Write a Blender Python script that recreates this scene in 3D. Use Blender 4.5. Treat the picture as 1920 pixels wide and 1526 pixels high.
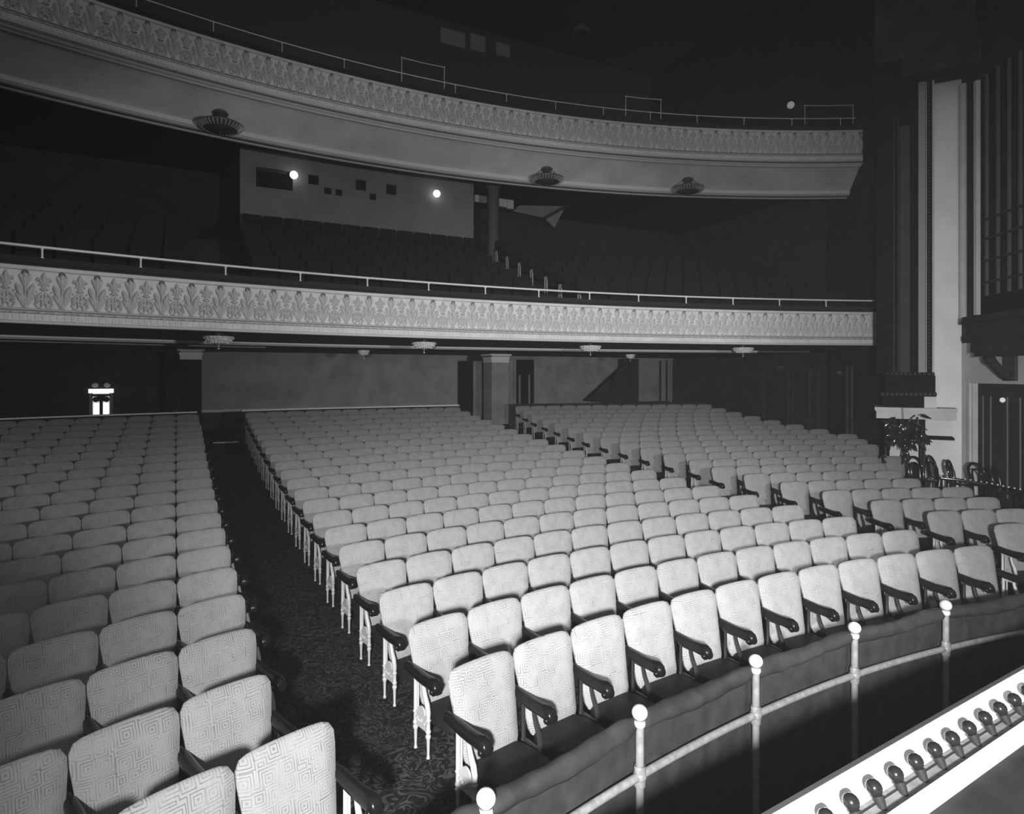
import bpy, math, random
from math import sin, cos, pi, atan2, sqrt, hypot
random.seed(7)
for _o in list(bpy.data.objects):
    bpy.data.objects.remove(_o, do_unlink=True)
S = bpy.context.scene
COL = S.collection

# ------------------------------------------------------------------ camera
F, HOR, TH = 1184.478, 702.249, 0.480            # focal length and horizon in pixels, yaw off the house axis
CX, CY, CZ = -4.5036, 8.9185, 2.757
cam = bpy.data.cameras.new('camera'); co = bpy.data.objects.new('camera', cam); COL.objects.link(co)
co.location = (CX, CY, CZ); co.rotation_euler = (pi/2, 0, -TH)
cam.sensor_width = 36; cam.lens = 36*F/1920; cam.shift_y = -(763-HOR)/1920; cam.clip_end = 200
S.camera = co
# ------------------------------------------------------------------ world, lights, exposure
W = bpy.data.worlds.new('world'); S.world = W; W.use_nodes = True
W.node_tree.nodes['Background'].inputs[0].default_value = (1, 1, 1, 1)
W.node_tree.nodes['Background'].inputs[1].default_value = 0.30
def lamp(name, kind, loc, aim, energy, **kw):
    d = bpy.data.lights.new(name, kind); o = bpy.data.objects.new(name, d); COL.objects.link(o)
    from mathutils import Vector
    o.location = loc
    o.rotation_euler = (Vector(aim)-Vector(loc)).to_track_quat('-Z', 'Y').to_euler()
    d.energy = energy
    for k, v in kw.items(): setattr(d, k, v)
    return o
# the photographer's flood on the stage apron, right of the camera (its beam is wide and low)
flood = lamp('flood_light', 'SPOT', (-0.6, 7.5, 3.1), (0.3, 24.0, 2.2), 1650, spot_size=math.radians(60), spot_blend=0.5, shadow_soft_size=0.16)
flood.scale = (1.32, 1.0, 1.0)
# a second lamp head just left of the camera, turned down towards the front seats
near = lamp('apron_light', 'SPOT', (-5.3, 7.6, 2.95), (-0.1, 13.1, 0.5), 5300, spot_size=math.radians(89), spot_blend=1.0, shadow_soft_size=0.14)
S.view_settings.view_transform = 'Standard'; S.view_settings.look = 'None'
S.view_settings.exposure = 0.0; S.view_settings.gamma = 1.0
S.view_settings.use_curve_mapping = False
S.cycles.use_denoising = True
S.cycles.max_bounces = 3; S.cycles.diffuse_bounces = 2; S.cycles.glossy_bounces = 1; S.cycles.transmission_bounces = 1
S.cycles.use_adaptive_sampling = True; S.cycles.adaptive_threshold = 0.06

def cs(u, v, s):
    """the point seen at pixel (u, v) at depth s"""
    X = (u-960)/F*s
    return (CX+X*cos(TH)+s*sin(TH), CY-X*sin(TH)+s*cos(TH), CZ+(HOR-v)/F*s)
def px(x, y, z):
    dx, dy = x-CX, y-CY
    X = dx*cos(TH)-dy*sin(TH); s = dx*sin(TH)+dy*cos(TH)
    return (960+F*X/s, HOR-F*(z-CZ)/s, s) if s > 0.05 else (1e6, 1e6, s)

# ------------------------------------------------------------------ materials
def mat(name, g, rough=0.7, spec=0.3, metal=0.0, noise=0.0, nscale=6.0, bump=0.0, bscale=60.0, emit=0.0):
    m = bpy.data.materials.new(name); m.use_nodes = True
    nt = m.node_tree; b = nt.nodes['Principled BSDF']
    b.inputs['Base Color'].default_value = (g, g, g, 1); b.inputs['Roughness'].default_value = rough
    b.inputs['Specular IOR Level'].default_value = spec; b.inputs['Metallic'].default_value = metal
    tc = nt.nodes.new('ShaderNodeTexCoord')
    if noise:
        n = nt.nodes.new('ShaderNodeTexNoise'); n.inputs['Scale'].default_value = nscale; n.inputs['Detail'].default_value = 5
        nt.links.new(tc.outputs['Object'], n.inputs['Vector'])
        r = nt.nodes.new('ShaderNodeMapRange'); r.inputs[1].default_value = 0.3; r.inputs[2].default_value = 0.7
        r.inputs[3].default_value = g*(1-noise); r.inputs[4].default_value = min(1, g*(1+noise))
        nt.links.new(n.outputs[0], r.inputs[0]); nt.links.new(r.outputs[0], b.inputs['Base Color'])
    if bump:
        n2 = nt.nodes.new('ShaderNodeTexNoise'); n2.inputs['Scale'].default_value = bscale
        nt.links.new(tc.outputs['Object'], n2.inputs['Vector'])
        bp = nt.nodes.new('ShaderNodeBump'); bp.inputs['Strength'].default_value = bump; bp.inputs['Distance'].default_value = 0.01
        nt.links.new(n2.outputs[0], bp.inputs['Height']); nt.links.new(bp.outputs[0], b.inputs['Normal'])
    if emit:
        b.inputs['Emission Color'].default_value = (1, 1, 1, 1); b.inputs['Emission Strength'].default_value = emit
    return m
M = dict(
    leather=mat('black_leather', .010, .55, .14), wood=mat('dark_polished_wood', .006, .22, .22),
    iron=mat('dark_iron', .02, .35, .4), ivory=mat('ivory_enamel', .38, .35, .4),
    plaster=mat('pale_plaster', .60, .75, .2, noise=.08, nscale=3), field=mat('frieze_plaster', .70, .8, .2, noise=.10, nscale=5),
    orn=mat('ornament_plaster', .56, .6, .35, noise=.15, nscale=30), cap=mat('ornament_tip', .20, .6, .3),
    soffit=mat('soffit_plaster', .68, .8, .2, noise=.14, nscale=1.3), trim=mat('moulding_plaster', .62, .55, .35),
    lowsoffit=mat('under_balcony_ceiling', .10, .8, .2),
    wall_mid=mat('grey_wall', .27, .85, .1, noise=.22, nscale=1.6), wall_dark=mat('dark_panelling', .035, .8, .08, noise=.3, nscale=2),
    wall_booth=mat('booth_wall', .23, .85, .1, noise=.10, nscale=2), black=mat('black_opening', .012, .9, .05),
    pale_wall=mat('pale_side_wall', .85, .8, .2, noise=.06, nscale=2, bump=.25, bscale=18),
    near_black=mat('near_black_finish', .010, .85, .06, noise=.4, nscale=8), stripe=mat('pilaster_panel', .06, .8, .1, noise=.15, nscale=3),  # near-black finish, also paints shade on the pilaster shaft and base
    pipe=mat('painted_pipe', .20, .4, .45, noise=.25, nscale=25), ball=mat('aluminium_ball', .5, .3, .5),
    brass=mat('brass_rail', .85, .28, .6), velvet=mat('pit_curtain_cloth', .032, .9, .1, noise=.25, nscale=9),
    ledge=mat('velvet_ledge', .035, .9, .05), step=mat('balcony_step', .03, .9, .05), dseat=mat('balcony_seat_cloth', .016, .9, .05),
    glass=mat('alabaster_glass', .80, .5, .4, noise=.45, nscale=28), bronze=mat('bronze_lamp', .07, .4, .5),
    rib=mat('lamp_rib_glass', .30, .4, .5), lit=mat('lit_globe', .9, .4, .3, emit=3.0), litdoor=mat('lit_vestibule', .8, .6, .2, emit=1.1),
    white=mat('white_trough', .93, .6, .2, noise=.03, nscale=10), greystrip=mat('trough_floor', .22, .8, .1, noise=.2, nscale=22),
    bulb=mat('dipped_bulb', .012, .25, .25), socket=mat('bulb_socket', .02, .4, .4), stage=mat('stage_boards', .022, .7, .2, noise=.5, nscale=4),
    leaf=mat('dark_glossy_leaf', .02, .16, .6), bent=mat('bentwood', .012, .12, .7), door=mat('dark_door', .028, .6, .15, noise=.25, nscale=3),
    letters=mat('sign_letters', .28, .6, .2), ceil=mat('auditorium_ceiling', .15, .9, .1), cream=mat('cream_bar', .9, .6, .2),
)
def fabric():
    m = bpy.data.materials.new('fret_upholstery'); m.use_nodes = True; nt = m.node_tree; L = nt.links.new
    b = nt.nodes['Principled BSDF']; b.inputs['Roughness'].default_value = .85; b.inputs['Specular IOR Level'].default_value = .15
    tc = nt.nodes.new('ShaderNodeTexCoord'); oi = nt.nodes.new('ShaderNodeObjectInfo')
    add = nt.nodes.new('ShaderNodeVectorMath'); add.operation = 'ADD'
    mul = nt.nodes.new('ShaderNodeMath'); mul.operation = 'MULTIPLY'; mul.inputs[1].default_value = 37.0
    L(oi.outputs['Random'], mul.inputs[0]); L(tc.outputs['Object'], add.inputs[0]); L(mul.outputs[0], add.inputs[1])
    sep = nt.nodes.new('ShaderNodeSeparateXYZ'); L(add.outputs[0], sep.inputs[0])
    cmb = nt.nodes.new('ShaderNodeCombineXYZ'); L(sep.outputs[0], cmb.inputs[0]); L(sep.outputs[2], cmb.inputs[1])
    v = nt.nodes.new('ShaderNodeTexVoronoi'); v.voronoi_dimensions = '2D'; v.distance = 'CHEBYCHEV'; v.inputs['Scale'].default_value = 10.5; v.inputs['Randomness'].default_value = .62
    L(cmb.outputs[0], v.inputs['Vector'])
    k = nt.nodes.new('ShaderNodeMath'); k.operation = 'MULTIPLY'; k.inputs[1].default_value = 44.0; L(v.outputs['Distance'], k.inputs[0])
    s = nt.nodes.new('ShaderNodeMath'); s.operation = 'SINE'; L(k.outputs[0], s.inputs[0])
    r = nt.nodes.new('ShaderNodeMapRange'); r.inputs[1].default_value = .50; r.inputs[2].default_value = .95; r.inputs[3].default_value = 0; r.inputs[4].default_value = 1
    L(s.outputs[0], r.inputs[0])
    # weave streaks, patchy wear
    st = nt.nodes.new('ShaderNodeMapping'); st.inputs['Scale'].default_value = (90, 6, 1); L(cmb.outputs[0], st.inputs[0])
    n1 = nt.nodes.new('ShaderNodeTexNoise'); n1.inputs['Scale'].default_value = 2.2; L(st.outputs[0], n1.inputs['Vector'])
    n2 = nt.nodes.new('ShaderNodeTexNoise'); n2.inputs['Scale'].default_value = 11; n2.inputs['Detail'].default_value = 3; L(cmb.outputs[0], n2.inputs['Vector'])
    p = nt.nodes.new('ShaderNodeMath'); p.operation = 'MULTIPLY'; L(r.outputs[0], p.inputs[0])
    pr = nt.nodes.new('ShaderNodeMapRange'); pr.inputs[1].default_value = .38; pr.inputs[2].default_value = .62; pr.inputs[3].default_value = .25; pr.inputs[4].default_value = 1
    L(n2.outputs[0], pr.inputs[0]); L(pr.outputs[0], p.inputs[1])
    a1 = nt.nodes.new('ShaderNodeMath'); a1.operation = 'MULTIPLY_ADD'; a1.inputs[1].default_value = -.15; a1.inputs[2].default_value = .258; L(p.outputs[0], a1.inputs[0])
    a2 = nt.nodes.new('ShaderNodeMath'); a2.operation = 'MULTIPLY_ADD'; a2.inputs[1].default_value = .085; L(n1.outputs[0], a2.inputs[0]); L(a1.outputs[0], a2.inputs[2])
    a3 = nt.nodes.new('ShaderNodeMath'); a3.operation = 'ADD'; a3.inputs[1].default_value = -.04; L(a2.outputs[0], a3.inputs[0])
    L(a3.outputs[0], b.inputs['Base Color'])
    bp = nt.nodes.new('ShaderNodeBump'); bp.inputs['Strength'].default_value = .25; bp.inputs['Distance'].default_value = .004
    L(a3.outputs[0], bp.inputs['Height']); L(bp.outputs[0], b.inputs['Normal'])
    return m
def carpet():
    m = bpy.data.materials.new('leaf_carpet'); m.use_nodes = True; nt = m.node_tree; L = nt.links.new
    b = nt.nodes['Principled BSDF']; b.inputs['Roughness'].default_value = .95; b.inputs['Specular IOR Level'].default_value = .05
    tc = nt.nodes.new('ShaderNodeTexCoord')
    n = nt.nodes.new('ShaderNodeTexNoise'); n.inputs['Scale'].default_value = 5.5; n.inputs['Detail'].default_value = 1.5; n.inputs['Distortion'].default_value = 2.6
    L(tc.outputs['Object'], n.inputs['Vector'])
    w = nt.nodes.new('ShaderNodeMath'); w.operation = 'MULTIPLY'; w.inputs[1].default_value = 34; L(n.outputs[0], w.inputs[0])
    s = nt.nodes.new('ShaderNodeMath'); s.operation = 'SINE'; L(w.outputs[0], s.inputs[0])
    n2 = nt.nodes.new('ShaderNodeTexNoise'); n2.inputs['Scale'].default_value = 9; L(tc.outputs['Object'], n2.inputs['Vector'])
    mu = nt.nodes.new('ShaderNodeMath'); mu.operation = 'MULTIPLY'; L(s.outputs[0], mu.inputs[0]); L(n2.outputs[0], mu.inputs[1])
    r = nt.nodes.new('ShaderNodeMapRange'); r.inputs[1].default_value = .0; r.inputs[2].default_value = .5; r.inputs[3].default_value = .010; r.inputs[4].default_value = .055
    L(mu.outputs[0], r.inputs[0]); L(r.outputs[0], b.inputs['Base Color'])
    return m
M['stripe2'] = mat('door_moulding', .18, .6, .2); M['pitmat'] = mat('pit_paint', .2, .9, .05); M['fabric'] = fabric(); M['carpet'] = carpet()

# ------------------------------------------------------------------ mesh helpers
class MB:
    def __init__(s): s.v = []; s.f = []
    def add(s, vs, fs):
        o = len(s.v); s.v += vs; s.f += [tuple(i+o for i in f) for f in fs]
    def box(s, x0, x1, y0, y1, z0, z1):
        s.add([(x, y, z) for z in (z0, z1) for y in (y0, y1) for x in (x0, x1)],
              [(0, 2, 3, 1), (4, 5, 7, 6), (0, 1, 5, 4), (2, 6, 7, 3), (0, 4, 6, 2), (1, 3, 7, 5)])
    def tube(s, pts, rad, n=6, flat=1.0, cap=True):
        rad = rad if isinstance(rad, (list, tuple)) else [rad]*len(pts)
        rings = []; up0 = (0, -1, 0)
        for i, p in enumerate(pts):
            a = pts[max(i-1, 0)]; b = pts[min(i+1, len(pts)-1)]
            t = [b[k]-a[k] for k in range(3)]; l = sqrt(sum(q*q for q in t)) or 1; t = [q/l for q in t]
            up = up0 if abs(t[1]) < .95 else (1, 0, 0)
            sx = (t[1]*up[2]-t[2]*up[1], t[2]*up[0]-t[0]*up[2], t[0]*up[1]-t[1]*up[0]); l = sqrt(sum(q*q for q in sx)) or 1
            sx = [q/l for q in sx]; sy = (t[1]*sx[2]-t[2]*sx[1], t[2]*sx[0]-t[0]*sx[2], t[0]*sx[1]-t[1]*sx[0])
            rings.append([tuple(p[k]+rad[i]*(cos(2*pi*j/n)*sx[k]+flat*sin(2*pi*j/n)*sy[k]) for k in range(3)) for j in range(n)])
        vs = [q for r in rings for q in r]; fs = []
        for i in range(len(pts)-1):
            for j in range(n): fs.append((i*n+j, i*n+(j+1) % n, (i+1)*n+(j+1) % n, (i+1)*n+j))
        if cap:
            fs.append(tuple(range(n))[::-1]); fs.append(tuple(range((len(pts)-1)*n, len(pts)*n)))
        s.add(vs, fs)
    def lathe(s, prof, c=(0, 0, 0), n=16, a0=0, a1=2*pi):
        vs = []; fs = []; full = abs(a1-a0-2*pi) < 1e-6; m = n if full else n+1
        for r, z in prof:
            for j in range(m):
                a = a0+(a1-a0)*j/n; vs.append((c[0]+r*cos(a), c[1]+r*sin(a), c[2]+z))
        for i in range(len(prof)-1):
            for j in range(n):
                k = (j+1) % m; fs.append((i*m+j, i*m+k, (i+1)*m+k, (i+1)*m+j))
        s.add(vs, fs)
    def ball(s, c, r, n=10, k=6, sz=1.0):
        s.lathe([(r*sin(pi*i/k)+1e-5, -r*sz*cos(pi*i/k)) for i in range(k+1)], c, n)
    def sweep(s, prof, R, yc=0, a0=-.6, a1=.6, n=96, close=True):
        """profile [(outward offset, z)] swept along an arc around the axis point (0, yc)"""
        m = len(prof); vs = []; fs = []
        for i in range(n+1):
            a = a0+(a1-a0)*i/n
            for d, z in prof: vs.append(((R+d)*sin(a), yc+(R+d)*cos(a), z))
        for i in range(n):
            for j in range(m if close else m-1):
                k = (j+1) % m; fs.append((i*m+j, i*m+k, (i+1)*m+k, (i+1)*m+j))
        if close:
            fs.append(tuple(range(m))); fs.append(tuple(range(n*m, n*m+m))[::-1])
        s.add(vs, fs)
    def prism(s, pts, z0, z1):
        n = len(pts)
        s.add([(x, y, z0) for x, y in pts]+[(x, y, z1) for x, y in pts],
              [tuple(range(n))[::-1], tuple(range(n, 2*n))]+[(i, (i+1) % n, n+(i+1) % n, n+i) for i in range(n)])
    def xform(s, fn): s.v = [fn(*p) for p in s.v]; return s
    def mesh(s, name, m, smooth=None):
        me = bpy.data.meshes.new(name); me.from_pydata(s.v, [], s.f); me.update()
        import bmesh as _b
        bm = _b.new(); bm.from_mesh(me); _b.ops.remove_doubles(bm, verts=bm.verts, dist=1e-6); _b.ops.recalc_face_normals(bm, faces=bm.faces); bm.to_mesh(me); bm.free()
        me.materials.append(M[m] if isinstance(m, str) else m)
        if smooth is not None:
            me.shade_smooth(); me.set_sharp_from_angle(angle=math.radians(smooth))
        return me
def link(name, me, parent=None, loc=None, rot=None):
    o = bpy.data.objects.new(name, me); COL.objects.link(o)
    if parent is not None: o.parent = parent
    if loc is not None: o.location = loc
    if rot is not None: o.rotation_euler = rot
    return o
def part(name, mb, m, parent, smooth=None, loc=None, rot=None, kind=None):
    o = link(name, mb.mesh(name, m, smooth), parent, loc, rot)
    if kind: o['kind'] = kind
    return o
def thing(name, label, cat, loc=(0, 0, 0), rz=0.0, group=None):
    o = link(name, None, None, loc, (0, 0, rz)); o['label'] = label; o['category'] = cat
    if group: o['group'] = group
    return o
def tag(o, label, cat, group=None):
    o['label'] = label; o['category'] = cat
    if group: o['group'] = group
    return o
def struct(name, mb, m, smooth=None, label=None):
    o = link(name, mb.mesh(name, m, smooth)); o['kind'] = 'structure'
    if label: o['label'] = label
    return o

# ------------------------------------------------------------------ house geometry
R0, PIT, SW = 12.8735, 0.74595, 0.5167
def zf_row(r): return 0.15-0.00505*r+0.002488*r*r if r > 0 else 0.15
def zf(R): return zf_row(min((R-R0)/PIT, 20.5))
# floor: raked, dished carpeted floor
mb = MB()
RR = [12.12]+[R0-.4+i*.45 for i in range(45)]
vs = []; na = 60
for R in RR:
    for j in range(na+1):
        a = -1.0+2.1*j/na; vs.append((R*sin(a), R*cos(a), zf(R)))
mb.add(vs, [(i*(na+1)+j, i*(na+1)+j+1, (i+1)*(na+1)+j+1, (i+1)*(na+1)+j) for i in range(len(RR)-1) for j in range(na)])
struct('floor', mb, 'carpet', 60, 'dark leaf-patterned carpet on the sloping auditorium floor')
# orchestra pit
mb = MB(); mb.sweep([(0, .15), (.0, -1.6), (.12, -1.6), (.12, .10)], 12.12, 0, -.62, .75, 60)
struct('wall_pit', mb, 'pitmat', 40)
mb = MB(); mb.box(-9, 10, 9.5, 12.2, -1.7, -1.6); struct('floor_pit', mb, 'pitmat')
# stage floor (camera stands on it), apron edge nearly straight
def ytr(x): return 10.45+0.075*(x+2.25)-0.010*(x+1.4)*(x+1.4)*(1 if x > -1.4 else 0)*.4
def yedge(x): return ytr(x)-.13
mb = MB(); mb.add([(-6+.5*i, yy, z) for z in (1.06, .9) for yy in (4, None) for i in range(29)], [])
mb.v = [(x, yedge(x)-.004 if y is None else y, z) for x, y, z in mb.v]
N = 29
for i in range(28):
    mb.f += [(i, i+1, N+i+1, N+i), (2*N+i, 3*N+i, 3*N+i+1, 2*N+i+1), (N+i, N+i+1, 3*N+i+1, 3*N+i)]
mb.f += [(0, N, 3*N, 2*N), (N-1, 3*N-1, 4*N-1, 2*N-1)]
struct('floor_stage', mb, 'stage')
mb = MB(); mb.box(-6, 8, 9.6, 9.7, -1.6, .89); struct('wall_stage_front', mb, 'pitmat')

# walls
def wallstrip(pts, z0, z1, t=.2):
    mb = MB()
    for (x0, y0), (x1, y1) in zip(pts[:-1], pts[1:]):
        l = hypot(x1-x0, y1-y0); nx, ny = (y1-y0)/l*t, -(x1-x0)/l*t
        mb.prism([(x0, y0), (x1, y1), (x1+nx, y1+ny), (x0+nx, y0+ny)], z0, z1)
    return mb
struct('wall_right', wallstrip([(9.9, 17.7), (11.25, 18.9), (13.9, 22.3), (14.4, 31.7)], -.2, 16.3), 'wall_dark')
struct('wall_left', wallstrip([(-14.4, 33), (-13.9, 22.3), (-11.25, 18.9), (-9.3, 16.6), (-7.6, 12.8)], -.2, 16.3), 'wall_dark')
mb = MB(); mb.box(-4.95, 4.62, 30.0, 30.2, .5, 3.5); struct('wall_back', mb, 'wall_mid')
mb = MB(); mb.box(5.95, 14.6, 30.0, 30.2, .5, 3.5); struct('wall_back_right', mb, 'wall_mid')
mb = MB(); mb.box(-14.6, -4.95, 31.0, 31.2, .5, 3.5); struct('wall_back_left', mb, 'wall_dark')
mb = MB(); mb.box(4.4, 6.2, 31.2, 31.4, .5, 3.5); struct('wall_back_recess', mb, 'wall_dark')
mb = MB(); mb.box(-4.95, 4.6, 29.93, 29.999, 1.62, 1.70); struct('trim_1', mb, 'plaster')
mb = MB(); mb.box(-4.95, 4.6, 29.97, 29.999, .6, 1.62); struct('baseboard_back', mb, 'wall_dark')
mb = MB(); mb.box(5.95, 14.5, 29.96, 29.999, .6, 1.62); struct('baseboard_back_right', mb, 'wall_dark')
mb = MB()
for z0, z1, d in ((3.30, 3.34, .05), (3.36, 3.44, .10)): mb.box(-4.95, 4.6, 30-d, 29.999, z0, z1)
struct('trim_2', mb, 'wall_mid')
mb = MB()
for z0, z1, d in ((3.33, 3.37, .05), (3.39, 3.45, .10)): mb.box(5.95, 14.5, 30-d, 29.999, z0, z1)
struct('trim_3', mb, 'wall_mid')
# upper rear walls and ceilings
mb = MB(); mb.box(2.9, 14.6, 29.5, 29.7, 3.6, 9.6); struct('wall_mezzanine_right', mb, 'wall_dark')
mb = MB(); mb.box(-14.6, -3.0, 29.5, 29.7, 3.6, 9.6); struct('wall_mezzanine_left', mb, 'wall_dark')
mb = MB(); mb.box(-14.6, 14.6, 31.5, 31.7, 9, 16.3); struct('wall_gallery_back', mb, 'ceil')
mb = MB(); mb.box(-14.6, 14.6, 12.2, 31.7, 16.3, 16.5); struct('ceiling', mb, 'ceil')

# ------------------------------------------------------------------ theatre seats
def backrest_mesh():
    mb = MB(); nx, nz = 10, 10; zb, zt = .25, .80
    def pt(i, j, front):
        s = -1+2*i/nx; t = j/nz
        t = .5-.5*cos(pi*t) if True else t
        z = zb+(zt-zb)*t
        hw = .205+(.2545-.205)*min(1, t*1.25)
        rt = .060; d = zt-z
        if d < rt: hw -= rt-sqrt(max(0, rt*rt-(rt-d)**2))
        rb = .05; d = z-zb
        if d < rb: hw -= (rb-sqrt(max(0, rb*rb-(rb-d)**2)))*.8
        s2 = math.copysign(abs(s)**.75, s)
        x = hw*s2; crown = .010*(1-s*s)*t
        bulge = (1-abs(s)**5)*(1-abs(2*t-1)**6)
        y = -.13*(1-t)+(-.038*bulge if front else .038*(.35+.65*bulge))
        return (x, y, z+crown)
    vs = [pt(i, j, True) for j in range(nz+1) for i in range(nx+1)]+[pt(i, j, False) for j in range(nz+1) for i in range(nx+1)]
    fs = []; n = nx+1; o = n*(nz+1)
    for j in range(nz):
        for i in range(nx):
            a = j*n+i; fs.append((a, a+1, a+n+1, a+n)); fs.append((o+a, o+a+n, o+a+n+1, o+a+1))
    for i in range(nx):
        fs.append((i, o+i, o+i+1, i+1)); a = nz*n+i; fs.append((a, a+1, o+a+1, o+a))
    for j in range(nz):
        a = j*n; fs.append((a, a+n, o+a+n, o+a)); a = j*n+nx; fs.append((a, o+a, o+a+n, a+n))
    mb.add(vs, fs)
    return mb
def cushion_mb():
    mb = MB(); n = 8
    out = []
    for z, g in ((.20, .02), (.215, 0), (.265, 0), (.29, .015), (.297, .06)):
        ring = []
        for k in range(24):
            a = 2*pi*k/24; c, s_ = cos(a), sin(a)
            x = math.copysign(abs(c)**.45, c)*(.215-g); y = -.30+math.copysign(abs(s_)**.5, s_)*(.20-g)
            ring.append((x, y, z-.05*(-(y+.30))*-.6))
        out.append(ring)
    vs = [p for r in out for p in r]; fs = [tuple(range(24))[::-1], tuple(range(96, 120))]
    for i in range(4):
        for k in range(24): fs.append((i*24+k, i*24+(k+1) % 24, (i+1)*24+(k+1) % 24, (i+1)*24+k))
    mb.add(vs, fs); return mb
def arm_mb():
    mb = MB()
    P = [(.00, .555, .024, .030), (-.06, .556, .030, .034), (-.15, .548, .033, .036), (-.24, .543, .034, .038), (-.32, .546, .036, .042), (-.37, .548, .038, .044), (-.40, .540, .037, .036), (-.418, .525, .030, .024)]
    n = 10; vs = []; fs = []
    for y, z, w, h in P:
        for k in range(n):
            a = 2*pi*k/n; vs.append((math.copysign(abs(cos(a))**.7, cos(a))*w, y, z-.02+math.copysign(abs(sin(a))**.7, sin(a))*h))
    for i in range(len(P)-1):
        for k in range(n): fs.append((i*n+k, i*n+(k+1) % n, (i+1)*n+(k+1) % n, (i+1)*n+k))
    fs += [tuple(range(n)), tuple(range((len(P)-1)*n, len(P)*n))[::-1]]
    mb.add(vs, fs)
    # scroll bosses at the front end
    for sx in (-.034, .034): mb.ball((sx, -.385, .50), .020, 8, 5)
    mb.tube([(-.03, -.385, .492), (.03, -.385, .492)], .022, 8)
    return mb
def leg_prof(top):
    return [(.012, 0), (.014, .008), (.010, .016), (.009, .03), (.013, .13), (.019, .145), (.019, .158), (.013, .165), (.020, .18), (.020, .188), (.014, .20), (.015, .25), (.020, .26), (.014, .27), (.013, top)]
def standard_mb(fancy):
    mb = MB(); k = 10 if fancy else 6
    mb.lathe(leg_prof(.535), (0, -.12, 0), k)
    mb.lathe(leg_prof(.27)+[], (0, -.285, 0), k)
    mb.tube([(0, -.285, .265), (0, -.285, .31), (0, -.272, .36), (0, -.245, .41), (0, -.228, .46), (0, -.225, .535)], [.014, .018, .019, .017, .015, .015], k)
    mb.box(-.008, .008, -.285, -.12, .175, .187); mb.box(-.008, .008, -.285, -.12, .262, .274)
    mb.box(-.004, .004, -.28, -.125, .187, .262)
    mb.box(-.008, .008, -.235, -.12, .475, .535)
    if fancy:
        for sx in (-.008, .008):
            for y in (-.255, -.20, -.15):
                mb.lathe([(.018, -.003), (.018, .003), (.012, .003), (.012, -.003), (.018, -.003)], (0, 0, 0), 8)
                n = len(mb.v)
                for q in range(n-40, n):
                    x_, y_, z_ = mb.v[q]; mb.v[q] = (sx+z_, y+x_, .224+y_)
            mb.ball((sx, -.178, .224), .012, 6, 4)
            for y in (-.21, -.18, -.15): mb.ball((sx, y, .505), .011, 6, 4)
        # half round fan above the panel, inner upright
        vs = [(x, -.20+.045*cos(pi*i/10), .274+.05*sin(pi*i/10)) for x in (-.006, .006) for i in range(11)]
        mb.add(vs, [tuple(range(11)), tuple(range(11, 22))[::-1]]+[(i, i+1, 12+i, 11+i) for i in range(10)])
        mb.tube([(0, -.155, .27), (0, -.155, .48)], .007, 6)
        for i in range(16): mb.ball((.0, -.12, .29+.014*i), .0155, 6, 3, .5)
    return mb
ME = dict(back=backrest_mesh().mesh('backrest', 'fabric', 50), cush=cushion_mb().mesh('seat_cushion', 'leather', 40), arm=arm_mb().mesh('armrest', 'wood', 50),
          stde=standard_mb(True).mesh('end_standard', 'ivory', 50), stdm=standard_mb(False).mesh('standard', 'iron', 50))
ORD = ['front', 'second', 'third', 'fourth', 'fifth', 'sixth', 'seventh', 'eighth', 'ninth', 'tenth', 'eleventh', 'twelfth', 'thirteenth', 'fourteenth', 'fifteenth', 'sixteenth', 'seventeenth', 'eighteenth', 'nineteenth', 'last']
ORDP = ['first']+ORD[1:]
def lerp_tab(T, r):
    if r <= T[0][0]: return T[0][1]
    for (a, b), (c, d) in zip(T[:-1], T[1:]):
        if r <= c: return b+(d-b)*(r-a)/(c-a)
    return T[-1][1]
RL = [(1, 4.20), (7, 4.22), (8, 4.36), (13, 4.40), (15, 4.48), (17, 4.60), (19, 4.85)]
RE = [(1, 5.8), (2, 6.2), (3, 6.4), (4, 6.85), (5, 7.0), (6, 7.4), (7, 8.0), (8, 8.95), (9, 9.2), (10, 10.2), (11, 10.7), (12, 11.1), (13, 11.35), (19, 11.6)]
seats = []     # (depth, block, row, number, x, y, z, azimuth, left end, right end)
def put(block, r, k, arc, le, re_):
    R = R0+PIT*r; a = arc/R; x, y = R*sin(a), R*cos(a); z = zf_row(r)
    u, v, s = px(x, y, z+.7)
    seats.append([s, block, r, k, x, y, z, a, le, re_, u, v])
for r in range(20):
    half = 3.115-.05*min(1, r/12)
    w = 2*half/12
    for k in range(12): put('centre', r, k, -half+w*(k+.5), k == 0, k == 11)
    e = -3.86 if r == 0 else -4.09-.004*r
    k = 0
    while True:
        arc = e-SW*(k+.5); R = R0+PIT*r
        u, v, s = px(R*sin(arc/R), R*cos(arc/R), zf_row(r)+.7)
        if k > 14 or u < -330 or s < 1.5: break
        put('left', r, k, arc, False, k == 0); k += 1
    if r >= 1:
        a0 = lerp_tab(RL, r); n = max(3, round((lerp_tab(RE, r)-a0)/SW))
        for k in range(n):
            arc = a0+SW*(k+.5); R = R0+PIT*r
            u, v, s = px(R*sin(arc/R), R*cos(arc/R), zf_row(r)+.7)
            if u > 2300: break
            put('right', r, k, arc, k == 0, k == n-1)
inview = sorted([q for q in seats if -60 < q[10] < 1980 and q[11] < 1640], key=lambda q: q[0])
single = inview[:300]; sid = set(id(q) for q in single)
rest = [q for q in seats if id(q) not in sid]
WHERE = {'centre': 'in the centre block, {} row, {} from the left aisle', 'left': 'in the left block, {} row, {} from the aisle', 'right': 'in the right block, {} row, {} from the aisle'}
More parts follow.
